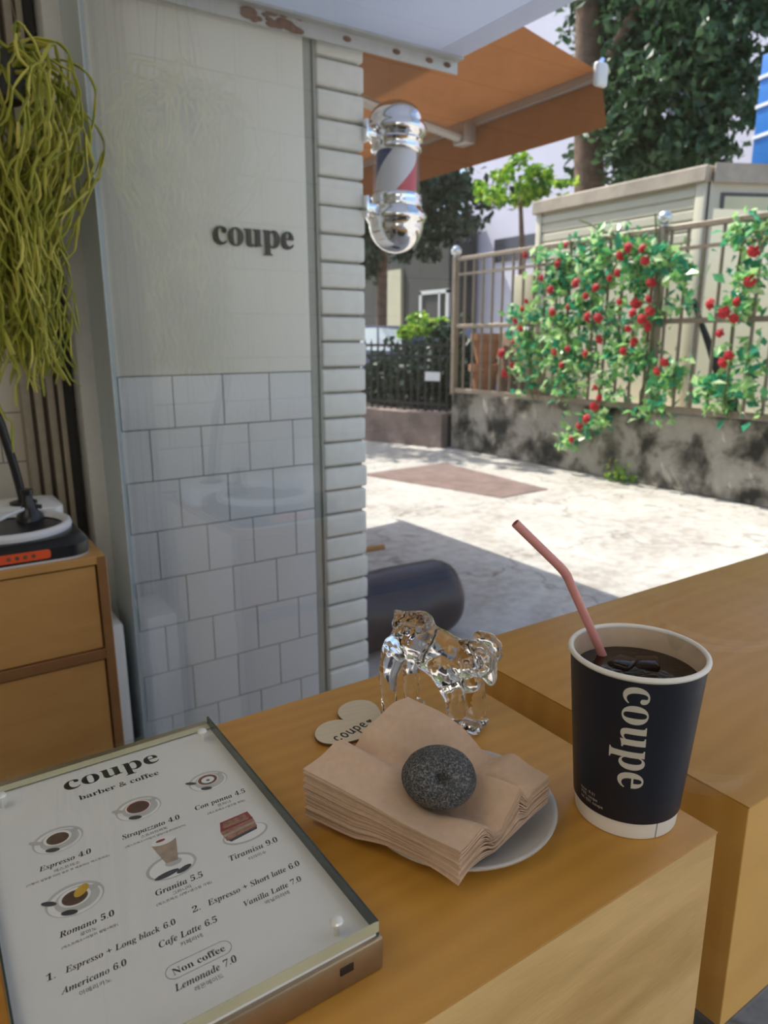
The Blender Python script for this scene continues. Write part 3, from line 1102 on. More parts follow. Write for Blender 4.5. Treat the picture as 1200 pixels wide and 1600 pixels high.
# iron fence, shrubs and car in the shaded yard to the left
fi = thing('iron_fence', 'black iron fence behind the low pink-brown wall', 'fence', (5.1, 7.4, -0.5))
fu = Vector((-0.62, 1.75, 0)).normalized()
f0 = Vector((5.12, 6.38, 0))
for zz in (-0.42, 0.12, 0.24):
    bm = bm_new()
    add_obox(bm, f0 + Vector((0, 0, zz)), fu * 2.6, Vector((0.02, 0.007, 0)), (0, 0, 0.03))
    obj('rail', bm, M['iron'], fi, smooth=False)
for k in range(27):
    q = f0 + fu * (0.02 + k * 0.098)
    bm = bm_new()
    add_tube(bm, [q + Vector((0.01, 0, -0.50)), q + Vector((0.01, 0, 0.27)), q + Vector((0.01, 0, 0.33))], [0.012, 0.012, 0.002], 6)
    obj('bar', bm, M['iron'], fi)
bm = bm_new()
add_obox(bm, f0 + fu * 0.10 + Vector((-0.012, 0, -0.14)), fu * 0.20, Vector((0.008, 0.003, 0)), (0, 0, 0.10))
obj('small_plate', bm, M['white_plastic'], fi, smooth=False)['label'] = 'small white plate'


def leafy(bm, c, rad, n, size, seed, norm=None):
    rng = random.Random(seed)
    cl = []
    for _ in range(max(6, n // 60)):
        v = Vector((rng.gauss(0, 1), rng.gauss(0, 1), rng.gauss(0, 1))).normalized() * rng.uniform(0.45, 1.0)
        cl.append(v)
    for k in range(n):
        v = cl[k % len(cl)] + Vector((rng.gauss(0, 1), rng.gauss(0, 1), rng.gauss(0, 1))) * 0.14
        add_leaf(bm, (c[0] + v.x * rad[0], c[1] + v.y * rad[1], c[2] + v.z * rad[2]), size * rng.uniform(0.7, 1.3), rng, 0.3, norm, 0.9)


def tree(name, label, base, trunk, crowns, mat, leaves, size, cat='tree', seed=1):
    t = thing(name, label, cat, base)
    bm = bm_new()
    for pts, rs in trunk:
        add_tube(bm, pts, rs, 12)
    obj('trunk', bm, M['trunk'], t)
    bm = bm_new()
    tot = sum(c[1][0] * c[1][1] * c[1][2] for c in crowns)
    for k, (c, r) in enumerate(crowns):
        leafy(bm, c, r, int(leaves * r[0] * r[1] * r[2] / tot), size, seed * 100 + k, (-0.4, -0.2, 0.8))
    obj('foliage', bm, M[mat], t, smooth=False)
    return t


tree('street_tree', 'big leafy tree with forked brown trunk rising behind the shed', (8.6, 7.6, GROUND),
     [([(8.6, 7.55, GROUND), (8.6, 7.55, 2.3), (8.55, 7.65, 3.6), (8.5, 7.8, 6.2)], [0.25, 0.22, 0.19, 0.14]),
      ([(8.58, 7.58, 2.9), (8.5, 7.2, 4.0), (8.4, 6.7, 4.5), (8.3, 6.2, 5.3)], [0.14, 0.11, 0.07, 0.04])],
     [((8.7, 6.35, 3.3), (0.9, 1.1, 1.1)), ((8.9, 6.0, 4.4), (1.0, 1.2, 0.9)), ((9.3, 7.5, 4.9), (0.8, 1.2, 0.8)), ((9.2, 7.4, 3.0), (0.6, 0.8, 0.9)), ((8.7, 5.75, 2.9), (0.6, 0.55, 0.7)), ((9.5, 8.0, 3.9), (0.5, 0.7, 0.7)), ((8.3, 7.3, 5.0), (0.5, 0.7, 0.35))],
     'foliage_tree', 14000, 0.14, seed=2)
tree('young_tree', 'small bright yellow-green leafy tree left of the shed roof', (7.4, 7.9, GROUND),
     [([(7.5, 7.75, GROUND), (7.5, 7.75, 1.6), (7.45, 7.8, 2.5)], [0.05, 0.04, 0.02])],
     [((7.45, 7.75, 2.40), (0.45, 0.5, 0.36)), ((7.6, 8.5, 2.5), (0.3, 0.4, 0.25)), ((7.5, 7.2, 2.2), (0.3, 0.35, 0.2))], 'foliage_bright', 1100, 0.10, seed=3)
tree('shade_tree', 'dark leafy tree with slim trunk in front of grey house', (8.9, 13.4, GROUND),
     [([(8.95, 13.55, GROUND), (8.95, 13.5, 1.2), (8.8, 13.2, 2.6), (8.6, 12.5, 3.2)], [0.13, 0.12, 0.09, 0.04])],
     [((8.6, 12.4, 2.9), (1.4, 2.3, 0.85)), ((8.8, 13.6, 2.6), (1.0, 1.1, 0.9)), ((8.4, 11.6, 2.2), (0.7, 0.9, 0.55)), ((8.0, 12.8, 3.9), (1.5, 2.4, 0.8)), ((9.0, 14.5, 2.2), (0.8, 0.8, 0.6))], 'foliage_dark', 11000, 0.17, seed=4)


tree('roadside_tree', 'thin roadside tree beyond the awning, hidden by the brick pillar', (3.3, 9.6, GROUND),
     [([(3.3, 9.6, GROUND), (3.3, 9.6, 1.6), (3.6, 9.0, 3.0), (3.9, 8.4, 3.9)], [0.11, 0.10, 0.07, 0.03])],
     [((4.0, 8.3, 3.3), (0.75, 1.1, 0.6)), ((3.6, 9.6, 3.6), (0.9, 1.1, 0.7))], 'foliage_tree', 1300, 0.15, seed=6)


def bush(name, label, c, r, n, size, mat, seed):
    t = thing(name, label, 'shrub', (c[0], c[1], GROUND))
    bm = bm_new()
    leafy(bm, c, r, n, size, seed, (-0.5, -0.2, 0.6))
    obj('foliage', bm, M[mat], t, smooth=False)
    bm = bm_new()
    for k in range(5):
        a = k * 1.3
        add_tube(bm, [(c[0] + 0.05 * math.cos(a), c[1] + 0.05 * math.sin(a), GROUND - 0.005), (c[0] + r[0] * 0.5 * math.cos(a), c[1] + r[1] * 0.5 * math.sin(a), c[2])], [0.015, 0.008], 6)
    obj('stem', bm, M['trunk'], t)


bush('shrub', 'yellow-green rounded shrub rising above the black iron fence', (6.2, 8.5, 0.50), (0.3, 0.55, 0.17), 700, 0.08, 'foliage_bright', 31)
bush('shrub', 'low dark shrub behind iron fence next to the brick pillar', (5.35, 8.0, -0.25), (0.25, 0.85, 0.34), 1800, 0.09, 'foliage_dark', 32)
bush('shrub', 'added dark leaf mass filling the shade behind the iron fence', (5.9, 7.5, -0.05), (0.35, 1.5, 0.50), 3000, 0.12, 'foliage_dark', 33)  # leaf mass added to supply the darkness behind the fence

# parked car behind the fence
cr = thing('parked_car', 'blue parked car half hidden behind the iron fence', 'car', (8.4, 11.4, GROUND))
bm = bm_new()
prof = [(-2.0, 0.25), (-2.05, 0.6), (-1.9, 0.85), (-1.1, 0.95), (-0.55, 1.42), (0.9, 1.46), (1.5, 1.0), (2.0, 0.9), (2.05, 0.5), (1.95, 0.25)]
add_prism(bm, [(u, v) for u, v in prof], -0.8, 0.8, lambda u, v, w: (8.4 + w, 11.4 + u, GROUND + v))
obj('car_body', bm, M['car_blue'], cr, angle=30)
bm = bm_new()
add_prism(bm, [(-0.95, 0.98), (-0.5, 1.36), (0.15, 1.40), (0.15, 0.98)], -0.81, -0.80, lambda u, v, w: (8.4 + w, 11.4 + u, GROUND + v))
add_prism(bm, [(0.22, 0.98), (0.22, 1.40), (0.85, 1.40), (1.25, 1.0)], -0.81, -0.80, lambda u, v, w: (8.4 + w, 11.4 + u, GROUND + v))
obj('side_window', bm, M['jamb'], cr, smooth=False)
for u in (-1.3, 1.3):
    for w in (-0.72, 0.72):
        bm = bm_new()
        add_tube(bm, [(8.4 + w - 0.09, 11.4 + u, GROUND + 0.32), (8.4 + w + 0.09, 11.4 + u, GROUND + 0.32)], 0.32, 24)
        obj('wheel', bm, M['tyre'], cr)

# houses far behind
hb = thing('white_building', 'pale lilac-white building behind the trees', 'building', (14, 8, GROUND))
bm = bm_new()
add_box(bm, 13.0, 18, -4, 15.6, GROUND, 9)
obj('building_wall', bm, M['far_wall'], hb, smooth=False)
for y0, y1, z0, z1 in ((12.6, 14.4, 2.2, 2.75), (8.5, 9.6, 4.2, 5.4), (4.0, 5.0, 2.8, 4.0)):
    bm = bm_new()
    add_box(bm, 12.97, 13.02, y0, y1, z0, z1)
    obj('dark_window', bm, M['far_window'], hb, smooth=False)
gh = thing('grey_house', 'low grey house with shade-darkened wall behind the shade tree', 'house', (12.5, 18, GROUND))
bm = bm_new()
add_box(bm, 12.0, 12.9, 15.0, 26, GROUND, 3.4)
obj('house_wall', bm, M['grey_wall'], gh, smooth=False)
bm = bm_new()
add_box(bm, 11.9, 12.05, 17.0, 18.2, GROUND, 2.2)
obj('beige_panel', bm, M['beige_wall'], gh, smooth=False)
bm = bm_new()
for y0, y1, z0, z1 in ((16.1, 16.2, 0.5, 1.55), (14.95, 15.05, 0.5, 1.55), (14.95, 16.2, 1.47, 1.57), (15.3, 15.36, 0.5, 1.5)):
    add_box(bm, 11.95, 12.02, y0, y1, z0, z1)
obj('window_frame', bm, M['canopy_edge'], gh, smooth=False)

sg = thing('shop_sign', 'tall blue sign with white stripes at the right edge', 'sign', (8.2, 4.5, 2.1))
bm = bm_new()
add_box(bm, 8.0, 8.25, 3.4, 4.80, 2.13, 3.22, 0.01)
obj('sign_board', bm, M['blue_sign'], sg)
bm = bm_new()
for zz in (2.40, 2.70, 2.98):
    add_obox(bm, (7.985, 4.81, zz), (0, -1.5, 0.16), (0.02, 0, 0), (0, 0, 0.035))
obj('stripe', bm, M['white_stripe'], sg, smooth=False)
bm = bm_new()
add_tube(bm, [(8.1, 4.7, GROUND), (8.1, 4.7, 2.14)], 0.05, 10)
obj('sign_post', bm, M['iron'], sg)

bm = bm_new()
add_prism(bm, [(7.13, 3.57), (7.06, 3.555), (7.045, 3.625), (7.10, 3.655), (7.135, 3.63)], 7.80, 7.83, lambda u, v, w: (w + (v - 3.6) * 0.3, u - 0.30, v + 0.08))
tag(obj('plastic_scrap', bm, M['blue_sign'], smooth=False), 'small bright blue plastic scrap caught in the big tree', 'scrap')

# dark padded roll and a wooden handle beside the pillar
bm = bm_new()
nseg, nr = 26, 28
rings = []
for i in range(nseg + 1):
    f = i / nseg
    xx = 1.25 + 0.60 * f
    e = max(0.0, (f - 0.80) / 0.20)
    e0 = max(0.0, (0.15 - f) / 0.15)
    r = 0.150 * (max(0.0, 1 - e ** 2.4) ** 0.42) * (max(0.0, 1 - e0 ** 2.4) ** 0.42)
    r = max(r, 0.004)
    ring = []
    for k in range(nr):
        a = 2 * PI * k / nr
        q = 1 + 0.05 * math.exp(-((math.sin(a) - 0.95) / 0.12) ** 2) + 0.015 * math.sin(3 * a + 9 * f)
        ring.append(bm.verts.new((xx, 2.24 + 0.99 * r * q * math.cos(a), GROUND + 0.147 + max(-0.147, 1.02 * r * q * math.sin(a)))))
    rings.append(ring)
for a, b in zip(rings, rings[1:]):
    for k in range(nr):
        bm.faces.new((a[k], a[(k + 1) % nr], b[(k + 1) % nr], b[k]))
bm.faces.new(rings[0][::-1])
bm.faces.new(rings[-1])
tag(obj('padded_roll', bm, M['roll'], angle=60), 'dark navy padded roll lying on the street beside the brick pillar', 'bolster')
bm = bm_new()
add_tube(bm, [(1.20, 2.50, GROUND), (1.26, 2.46, -0.60), (1.36, 2.42, -0.52), (1.56, 2.34, -0.50)], [0.012, 0.012, 0.014, 0.012], 8)
tag(obj('wooden_stick', bm, M['tan_wood']), 'bent tan wooden stick above the navy roll beside the pillar', 'stick')

# ------------------------------------------------------------------ the two wooden blocks
def block(name, label, x0, x1, y0, y1, tm, sm):
    t = thing(name, label, 'table', ((x0 + x1) / 2, (y0 + y1) / 2, GROUND))
    bm = bm_new()
    add_box(bm, x0, x1, y0, y1, -0.0016, 0.0, 0.0006, 2)
    obj('table_top', bm, M[tm], t)
    bm = bm_new()
    add_box(bm, x0 + 0.0004, x1 - 0.0004, y0 + 0.0004, y1 - 0.0004, -0.2, -0.0016, 0.0006, 1)
    obj('table_body', bm, M[sm], t)
    bm = bm_new()
    add_box(bm, x0 + 0.15, x1 - 0.15, y0 + 0.29, y1 - 0.005, GROUND, -0.2)
    obj('plinth', bm, M['plinth'], t, smooth=False)


block('block_table', 'orange birch block table carrying the menu and coffee cup', -0.38, 0.426, 0.2265, 0.5535, 'table_top', 'table_side')
block('block_table', 'empty birch block table beyond the window glass', 0.469, 1.75, 0.229, 0.562, 'bench_top', 'bench_side')

# ------------------------------------------------------------------ menu stand
MX0, MX1, MY0, MY1 = 0.003, 0.1725, 0.2655, 0.520
ms = thing('menu_stand', 'acrylic covered white cafe menu lying on a bronze metal box', 'menu', ((MX0 + MX1) / 2, (MY0 + MY1) / 2, 0))
bm = bm_new()
add_box(bm, MX0 - 0.001, MX1 + 0.002, MY0 - 0.002, MY1 + 0.012, 0.0002, 0.0205, 0.0015, 2)
base = obj('metal_base', bm, M['bronze'], ms)
bm = bm_new()
add_box(bm, 0.1475, 0.1555, MY0 - 0.0026, MY0 - 0.0019, 0.0105, 0.0150, 0.0002, 1)
sub('slot', bm, M['black_plastic'], base)
bm = bm_new()
add_box(bm, MX0 + 0.0006, MX1 - 0.0006, MY0 + 0.0006, MY1 - 0.0006, 0.0207, 0.0222)
paper = obj('paper_sheet', bm, M['paper_white'], ms, smooth=False)
bm = bm_new()
add_box(bm, MX0, MX1, MY0, MY1, 0.0235, 0.030, 0.0006, 1)
cov = obj('acrylic_cover', bm, M['acrylic'], ms, smooth=False)
cov['label'] = 'clear acrylic cover plate'
bm = bm_new()
add_box(bm, MX0, MX1, MY0 - 0.0004, MY0 + 0.0004, 0.0236, 0.0299)
sub('polished_edge', bm, M['acrylic_edge'], cov, smooth=False)
bm = bm_new()
add_box(bm, MX0, MX1, MY1 - 0.0075, MY1, 0.0234, 0.0236)
sub('polished_edge', bm, M['acrylic_edge'], cov, smooth=False)
bm = bm_new()
add_box(bm, MX1 - 0.0012, MX1 + 0.0003, MY0, MY1, 0.0208, 0.0299)
sub('side_edge', bm, M['acrylic_dark'], cov, smooth=False)
bm = bm_new()
add_box(bm, MX0 - 0.0003, MX0 + 0.0008, MY0, MY1, 0.0208, 0.0299)
sub('side_edge', bm, M['acrylic_dark'], cov, smooth=False)
for sx, sy in ((0.160, 0.499), (0.1535, 0.277), (0.0185, 0.496), (0.0185, 0.277)):
    bm = bm_new()
    add_lathe(bm, [(0.0016, 0.0222), (0.0016, 0.0300), (0.0036, 0.0301), (0.0038, 0.0310), (0.0032, 0.0320), (0.0018, 0.0326), (0, 0.0327)], (sx, sy, 0), 20)
    obj('screw', bm, M['screw'], ms)
TZ = 0.02228
bm = bm_new()
put_text(bm, 'coupe', 'b', lambda u, v, w: (0.0575 + u, 0.4905 + v, TZ), 0.0665, 0.90)
sub('title_print', bm, M['ink'], paper, smooth=False)
bm = bm_new()
put_text(bm, 'barber & coffee', 'b', lambda u, v, w: (0.0639 + u, 0.4741 + v, TZ), 0.0545, 1.0)
for n_, p_, x0, x1, y in (('Espresso', '4.0', .0295, .0588, .4154), ('Strapazzato', '4.0', .0780, .1148, .4167), ('Con panna', '4.5', .1265, .1621, .4190), ('Romano', '5.0', .0305, .0585, .3566),
                          ('Granita', '5.5', .0818, .1093, .3576), ('Tiramisu', '9.0', .1276, .1591, .3605), ('Espresso + Long black', '6.0', .0290, .0847, .3318), ('Espresso + Short latte', '6.0', .1040, .1610, .3341),
                          ('Americano', '6.0', .0249, .0557, .3200), ('Cafe Latte', '6.5', .0727, .1041, .3208), ('Vanilla Latte', '7.0', .1209, .1560, .3222), ('Lemonade', '7.0', .0714, .1030, .2908)):
    priced(bm, n_, p_, x0, x1, y, TZ, 1.15, 0.33)
put_text(bm, '1.', 'b', lambda u, v, w: (0.0200 + u, 0.3319 + v, TZ), 0.0044, 1.0, 0.15)
put_text(bm, '2.', 'b', lambda u, v, w: (0.0950 + u, 0.3341 + v, TZ), 0.0044, 1.0, 0.15)
put_text(bm, 'Non coffee', 'b', lambda u, v, w: (0.0735 + u, 0.3004 + v, TZ), 0.0272)
sub('menu_print', bm, M['ink'], paper, smooth=False)
bm = bm_new()
for s, x0, x1, y in (('에스프레소', .0368, .0514, .4100), ('(이탈리 설탕을 미리 넣은 후 제공되는 에스프레소)', .0213, .0677, .4064), ('스트라파짜토', .0883, .1051, .4117), ('(에스프레소+이탈리 설탕+코코아파우더)', .0776, .1156, .4078),
                     ('콘파나', .1404, .1498, .4144), ('(에스프레소+생크림 휘핑)', .1315, .1580, .4102), ('로마노', .0401, .0484, .3520), ('(에스프레소+이탈리 설탕+레몬)', .0301, .0585, .3484),
                     ('그라니따', .0900, .1010, .3532), ('(에스프레소 샤벳+생크림 크림)', .0798, .1118, .3498), ('티라미수', .1375, .1488, .3550), ('아메리카노', .0323, .0471, .3145), ('카페라테', .0823, .0940, .3156),
                     ('바닐라라테', .1312, .1459, .3173), ('레몬에이드', .0795, .0940, .2858)):
    put_text(bm, s, 'sans', lambda u, v, w: (x0 + u, y + v, TZ), x1 - x0)
sub('korean_print', bm, M['ink_grey'], paper, smooth=False)
# pill outline around "Non coffee"
bm = bm_new()
cx, cy, hw, hr = 0.0873, 0.3026, 0.0125, 0.0047
pill = [(cx + hw + hr * math.cos(a), cy + hr * math.sin(a)) for a in [-PI / 2 + PI * k / 12 for k in range(13)]] + [(cx - hw + hr * math.cos(a), cy + hr * math.sin(a)) for a in [PI / 2 + PI * k / 12 for k in range(13)]]
inn = [(cx + (u - cx) * 0.985, cy + (v - cy) * 0.95) for u, v in pill]
va = [bm.verts.new((u, v, TZ)) for u, v in pill]
vb = [bm.verts.new((u, v, TZ)) for u, v in inn]
for k in range(len(va)):
    bm.faces.new((va[k], va[(k + 1) % len(va)], vb[(k + 1) % len(va)], vb[k]))
sub('pill_outline', bm, M['ink'], paper, smooth=False)


def printed_picture(layers):
    """flat printed drink: stacked colour areas; layers = (material, polygon) from the bottom"""
    me = bpy.data.meshes.new('printed_picture')
    vs, fs, mi, mats = [], [], [], []
    for k, (m, poly) in enumerate(layers):
        if m not in mats:
            mats.append(m)
        n0 = len(vs)
        vs += [(u, v, 0.02226 + 0.00006 * k) for u, v in poly]
        fs.append(list(range(n0, len(vs))))
        mi.append(mats.index(m))
    me.from_pydata(vs, [], fs)
    for m in mats:
        me.materials.append(M[m])
    for p, i in zip(me.polygons, mi):
        p.material_index = i
    o = bpy.data.objects.new('printed_picture', me)
    COL.objects.link(o)
    o.parent = paper
    o.location = -(paper.location + ms.location)
    return o


def ell(cx, cy, rx, ry, rot=0.0, n=32):
    out = []
    for k in range(n):
        a = 2 * PI * k / n
        u, v = rx * math.cos(a), ry * math.sin(a)
        out.append((cx + u * math.cos(rot) - v * math.sin(rot), cy + u * math.sin(rot) + v * math.cos(rot)))
    return out


def cup_pic(cx, cy, s, inner='print_coffee', ringm=None, lemon=False, dark=False, cream=False):
    L = [('print_plate', ell(cx, cy, 0.0150 * s, 0.0125 * s))]
    L.append(('print_white', ell(cx, cy - 0.001, 0.0138 * s, 0.0112 * s)))
    L.append(('print_plate', ell(cx + 0.001 * s, cy - 0.0005, 0.0115 * s, 0.0095 * s)))
    L.append(('print_dark', ell(cx - 0.0045 * s, cy - 0.0088 * s, 0.0042 * s, 0.0020 * s, -0.4)))
    L.append(('print_dark' if dark else 'print_grey', ell(cx - 0.0125 * s, cy + 0.0035 * s, 0.0042 * s, 0.0017 * s, -0.6)))
    L.append(('print_grey', ell(cx + 0.0095 * s, cy + 0.0035 * s, 0.0040 * s, 0.0020 * s, 0.2)))
    L.append(('print_white', ell(cx, cy + 0.0010, 0.0082 * s, 0.0072 * s)))
    if ringm:
        L.append((ringm, ell(cx, cy + 0.0010, 0.0074 * s, 0.0065 * s)))
    L.append((inner, ell(cx, cy + 0.0006, 0.0066 * s, 0.0056 * s)))
    if cream:
        L.append(('print_white', ell(cx, cy + 0.0006, 0.0050 * s, 0.0042 * s)))
        L.append(('print_dark', ell(cx, cy, 0.0014 * s, 0.0012 * s)))
    if lemon:
        L.append(('print_lemon', ell(cx + 0.004 * s, cy + 0.004 * s, 0.0052 * s, 0.0030 * s, 0.8)))
    return printed_picture(L)


cup_pic(0.0440, 0.4400, 1.0)
cup_pic(0.0950, 0.4430, 1.0, 'print_coffee', 'red_print')
cup_pic(0.1450, 0.4465, 0.92, 'print_coffee', 'red_print', dark=True, cream=True)
cup_pic(0.0430, 0.3815, 1.05, 'print_coffee', None, lemon=True, dark=True)
printed_picture([('print_grey', ell(0.0965, 0.3765, 0.0150, 0.0105)), ('print_white', ell(0.0965, 0.3760, 0.0132, 0.0090)), ('print_dark', ell(0.0920, 0.3710, 0.0075, 0.0022, 0.1)), ('print_dark', ell(0.1020, 0.3700, 0.0050, 0.0020, 0.3)),
                 ('print_grey', ell(0.0985, 0.3790, 0.0050, 0.0030)), ('print_foam', [(0.0915, 0.4010), (0.0945, 0.3800), (0.1015, 0.3795), (0.1065, 0.3995)]), ('print_white', ell(0.0990, 0.4010, 0.0076, 0.0036)), ('red_print', ell(0.0975, 0.4020, 0.0030, 0.0012))])
printed_picture([('print_grey', ell(0.1450, 0.3790, 0.0150, 0.0085)), ('print_white', ell(0.1450, 0.3795, 0.0138, 0.0074)), ('print_dark', [(0.1325, 0.3800), (0.1345, 0.3765), (0.1530, 0.3790), (0.1545, 0.3830)]), ('print_cake', [(0.1320, 0.3885), (0.1325, 0.3785), (0.1540, 0.3815), (0.1550, 0.3900)]),
                 ('print_foam', [(0.1322, 0.3850), (0.1325, 0.3825), (0.1545, 0.3850), (0.1548, 0.3872)]), ('red_print', [(0.1320, 0.3885), (0.1350, 0.3975), (0.1545, 0.3985), (0.1550, 0.3900)]), ('print_cake', [(0.1345, 0.3905), (0.1365, 0.3960), (0.1520, 0.3968), (0.1525, 0.3910)])])

# ------------------------------------------------------------------ heart shaped board
hb_ = thing('heart_coaster', 'pale wooden heart coaster with a handwritten black word on the table', 'coaster', (0.295, 0.48, 0))
hc, hax = Vector((0.294, 0.479)), Vector((-0.50, 0.866))          # centre, direction from tip to notch
hside = Vector((hax.y, -hax.x))


def heart_pt(t, k=1.0):
    u = 16 * math.sin(t) ** 3
    v = 13 * math.cos(t) - 5 * math.cos(2 * t) - 2 * math.cos(3 * t) - math.cos(4 * t)
    p = hc + hside * (u * 0.00248 * k) + hax * ((v + 2.5) * 0.00215 * k)
    return (p.x, p.y)


outline = [heart_pt(2 * PI * k / 72) for k in range(72)]
bm = bm_new()
add_prism(bm, outline, 0.0002, 0.0031)
obj('heart_board', bm, M['heart_wood'], hb_, angle=40)
bm = bm_new()
a = [bm.verts.new((*heart_pt(2 * PI * k / 72, 1.004), 0.0004)) for k in range(72)]
b = [bm.verts.new((*heart_pt(2 * PI * k / 72, 1.004), 0.0029)) for k in range(72)]
for k in range(72):
    bm.faces.new((a[k], a[(k + 1) % 72], b[(k + 1) % 72], b[k]))
obj('burnt_rim', bm, M['heart_edge'], hb_)
strokes = {'c': [[(.8, .8), (.5, 1), (.15, .8), (.05, .45), (.25, .08), (.55, 0), (.85, .2)]],
           'o': [[(.5, 1), (.15, .8), (.05, .4), (.3, .05), (.65, .05), (.92, .4), (.85, .8), (.5, 1), (.3, .95)]],
           'u': [[(.1, 1), (.08, .4), (.3, .05), (.6, .1), (.85, .5), (.88, 1)], [(.88, 1), (.85, .4), (.95, .02)]],
           'p': [[(.15, 1), (.12, .2), (.08, -.6)], [(.15, .8), (.5, 1.05), (.9, .8), (.85, .35), (.5, .1), (.15, .3)]],
           'e': [[(.12, .5), (.85, .55), (.75, .9), (.45, 1), (.12, .75), (.08, .35), (.35, .02), (.85, .15)]]}
wo = Vector((0.2640, 0.4660))
wd = Vector((0.97, 0.20)).normalized()
wv = Vector((-wd.y, wd.x))
bm = bm_new()
for i, ch in enumerate('coupe'):
    for st in strokes[ch]:
        pts = []
        for (p0, p1) in zip(st, st[1:]):
            for k in range(4):
                f = k / 4
                pts.append((p0[0] + (p1[0] - p0[0]) * f, p0[1] + (p1[1] - p0[1]) * f))
        pts.append(st[-1])
        for _ in range(2):
            pts = [pts[0]] + [((a_[0] + 2 * b_[0] + c_[0]) / 4, (a_[1] + 2 * b_[1] + c_[1]) / 4) for a_, b_, c_ in zip(pts, pts[1:], pts[2:])] + [pts[-1]]
        q = []
        for u, v in pts:
            w = wo + wd * (i * 0.0075 + u * 0.0056) + wv * (v * 0.0078)
            q.append((w.x, w.y, 0.0031))
        add_tube(bm, q, 0.0008, 6, 0.3)
w0 = wo + wd * 0.0405 + wv * 0.005
bm2pts = []
for k in range(24):
    t = 2 * PI * k / 24
    u, v = 16 * math.sin(t) ** 3, 13 * math.cos(t) - 5 * math.cos(2 * t) - 2 * math.cos(3 * t) - math.cos(4 * t)
    w = w0 + wd * (u * 0.00016) + wv * (v * 0.00018)
    bm2pts.append((w.x, w.y))
add_prism(bm, bm2pts, 0.0031, 0.0033)
obj('handwriting', bm, M['ink'], hb_)

# ------------------------------------------------------------------ plate, napkins, stone
PC = Vector((0.290, 0.341))
bm = bm_new()
add_lathe(bm, [(0, 0.0025), (0.045, 0.0028), (0.056, 0.0055), (0.0650, 0.0105), (0.0674, 0.0118), (0.0687, 0.0112), (0.0683, 0.0095), (0.060, 0.0035), (0.041, 0.0003), (0, 0.0003)], (PC.x, PC.y, 0), 72, False)
tag(obj('plate', bm, M['plate'], angle=60), 'round grey plate under the paper napkins', 'plate')

NL, NF, NR, NB = Vector((0.1945, 0.3935)), Vector((0.2405, 0.2805)), Vector((0.3380, 0.3015)), Vector((0.2905, 0.4040))
SC = Vector((0.262, 0.327))


def smooth01(x):
    x = max(0.0, min(1.0, x))
    return x * x * (3 - 2 * x)


def nap_xy(s, t):
    return NL * (1 - s) * (1 - t) + NF * s * (1 - t) + NR * s * t + NB * (1 - s) * t


def gauss(x, c, w):
    return math.exp(-((x - c) / w) ** 2)


def nap_bottom(s, t, xy):
    z = 0.0065 * (1 - s) * (1 - t) + 0.0070 * s * (1 - t) + 0.0140 * s * t + 0.0150 * (1 - s) * t
    r = (xy - PC).length
    rim = 0.0128 if r < 0.070 else 0.0128 - min(0.0075, (r - 0.070) * 0.62)
    lo = 0.0040 + 0.0090 * smooth01((r - 0.040) / 0.024) if r < 0.068 else rim
    return max(min(z, 0.013), lo)


def nap_top(s, t, xy):
    z = 0.0430 * (1 - s) * (1 - t) + 0.0325 * s * (1 - t) + 0.0345 * s * t + 0.0630 * (1 - s) * t
    d = (xy - SC).length
    z -= 0.0120 * math.exp(-(d / 0.026) ** 2)
    ew = smooth01((s - 0.30) / 0.7)
    z += ew * (-0.0135 * gauss(t, 0.39, 0.075) + 0.0105 * gauss(t, 0.625, 0.055) - 0.0035 * gauss(t, 0.735, 0.035) + 0.005 * gauss(t, 0.22, 0.09))
    ew2 = smooth01((0.62 - s) / 0.62)
    z += ew2 * (0.0040 * gauss(t, 0.30, 0.10) - 0.0105 * gauss(t, 0.46, 0.07) + 0.004 * gauss(t, 0.85, 0.12))
    et = smooth01((t - 0.5) / 0.5)
    z += et * (-0.010 * gauss(s, 0.60, 0.12) + 0.004 * gauss(s, 0.76, 0.07) + 0.003 * gauss(s, 0.25, 0.15))
    return z


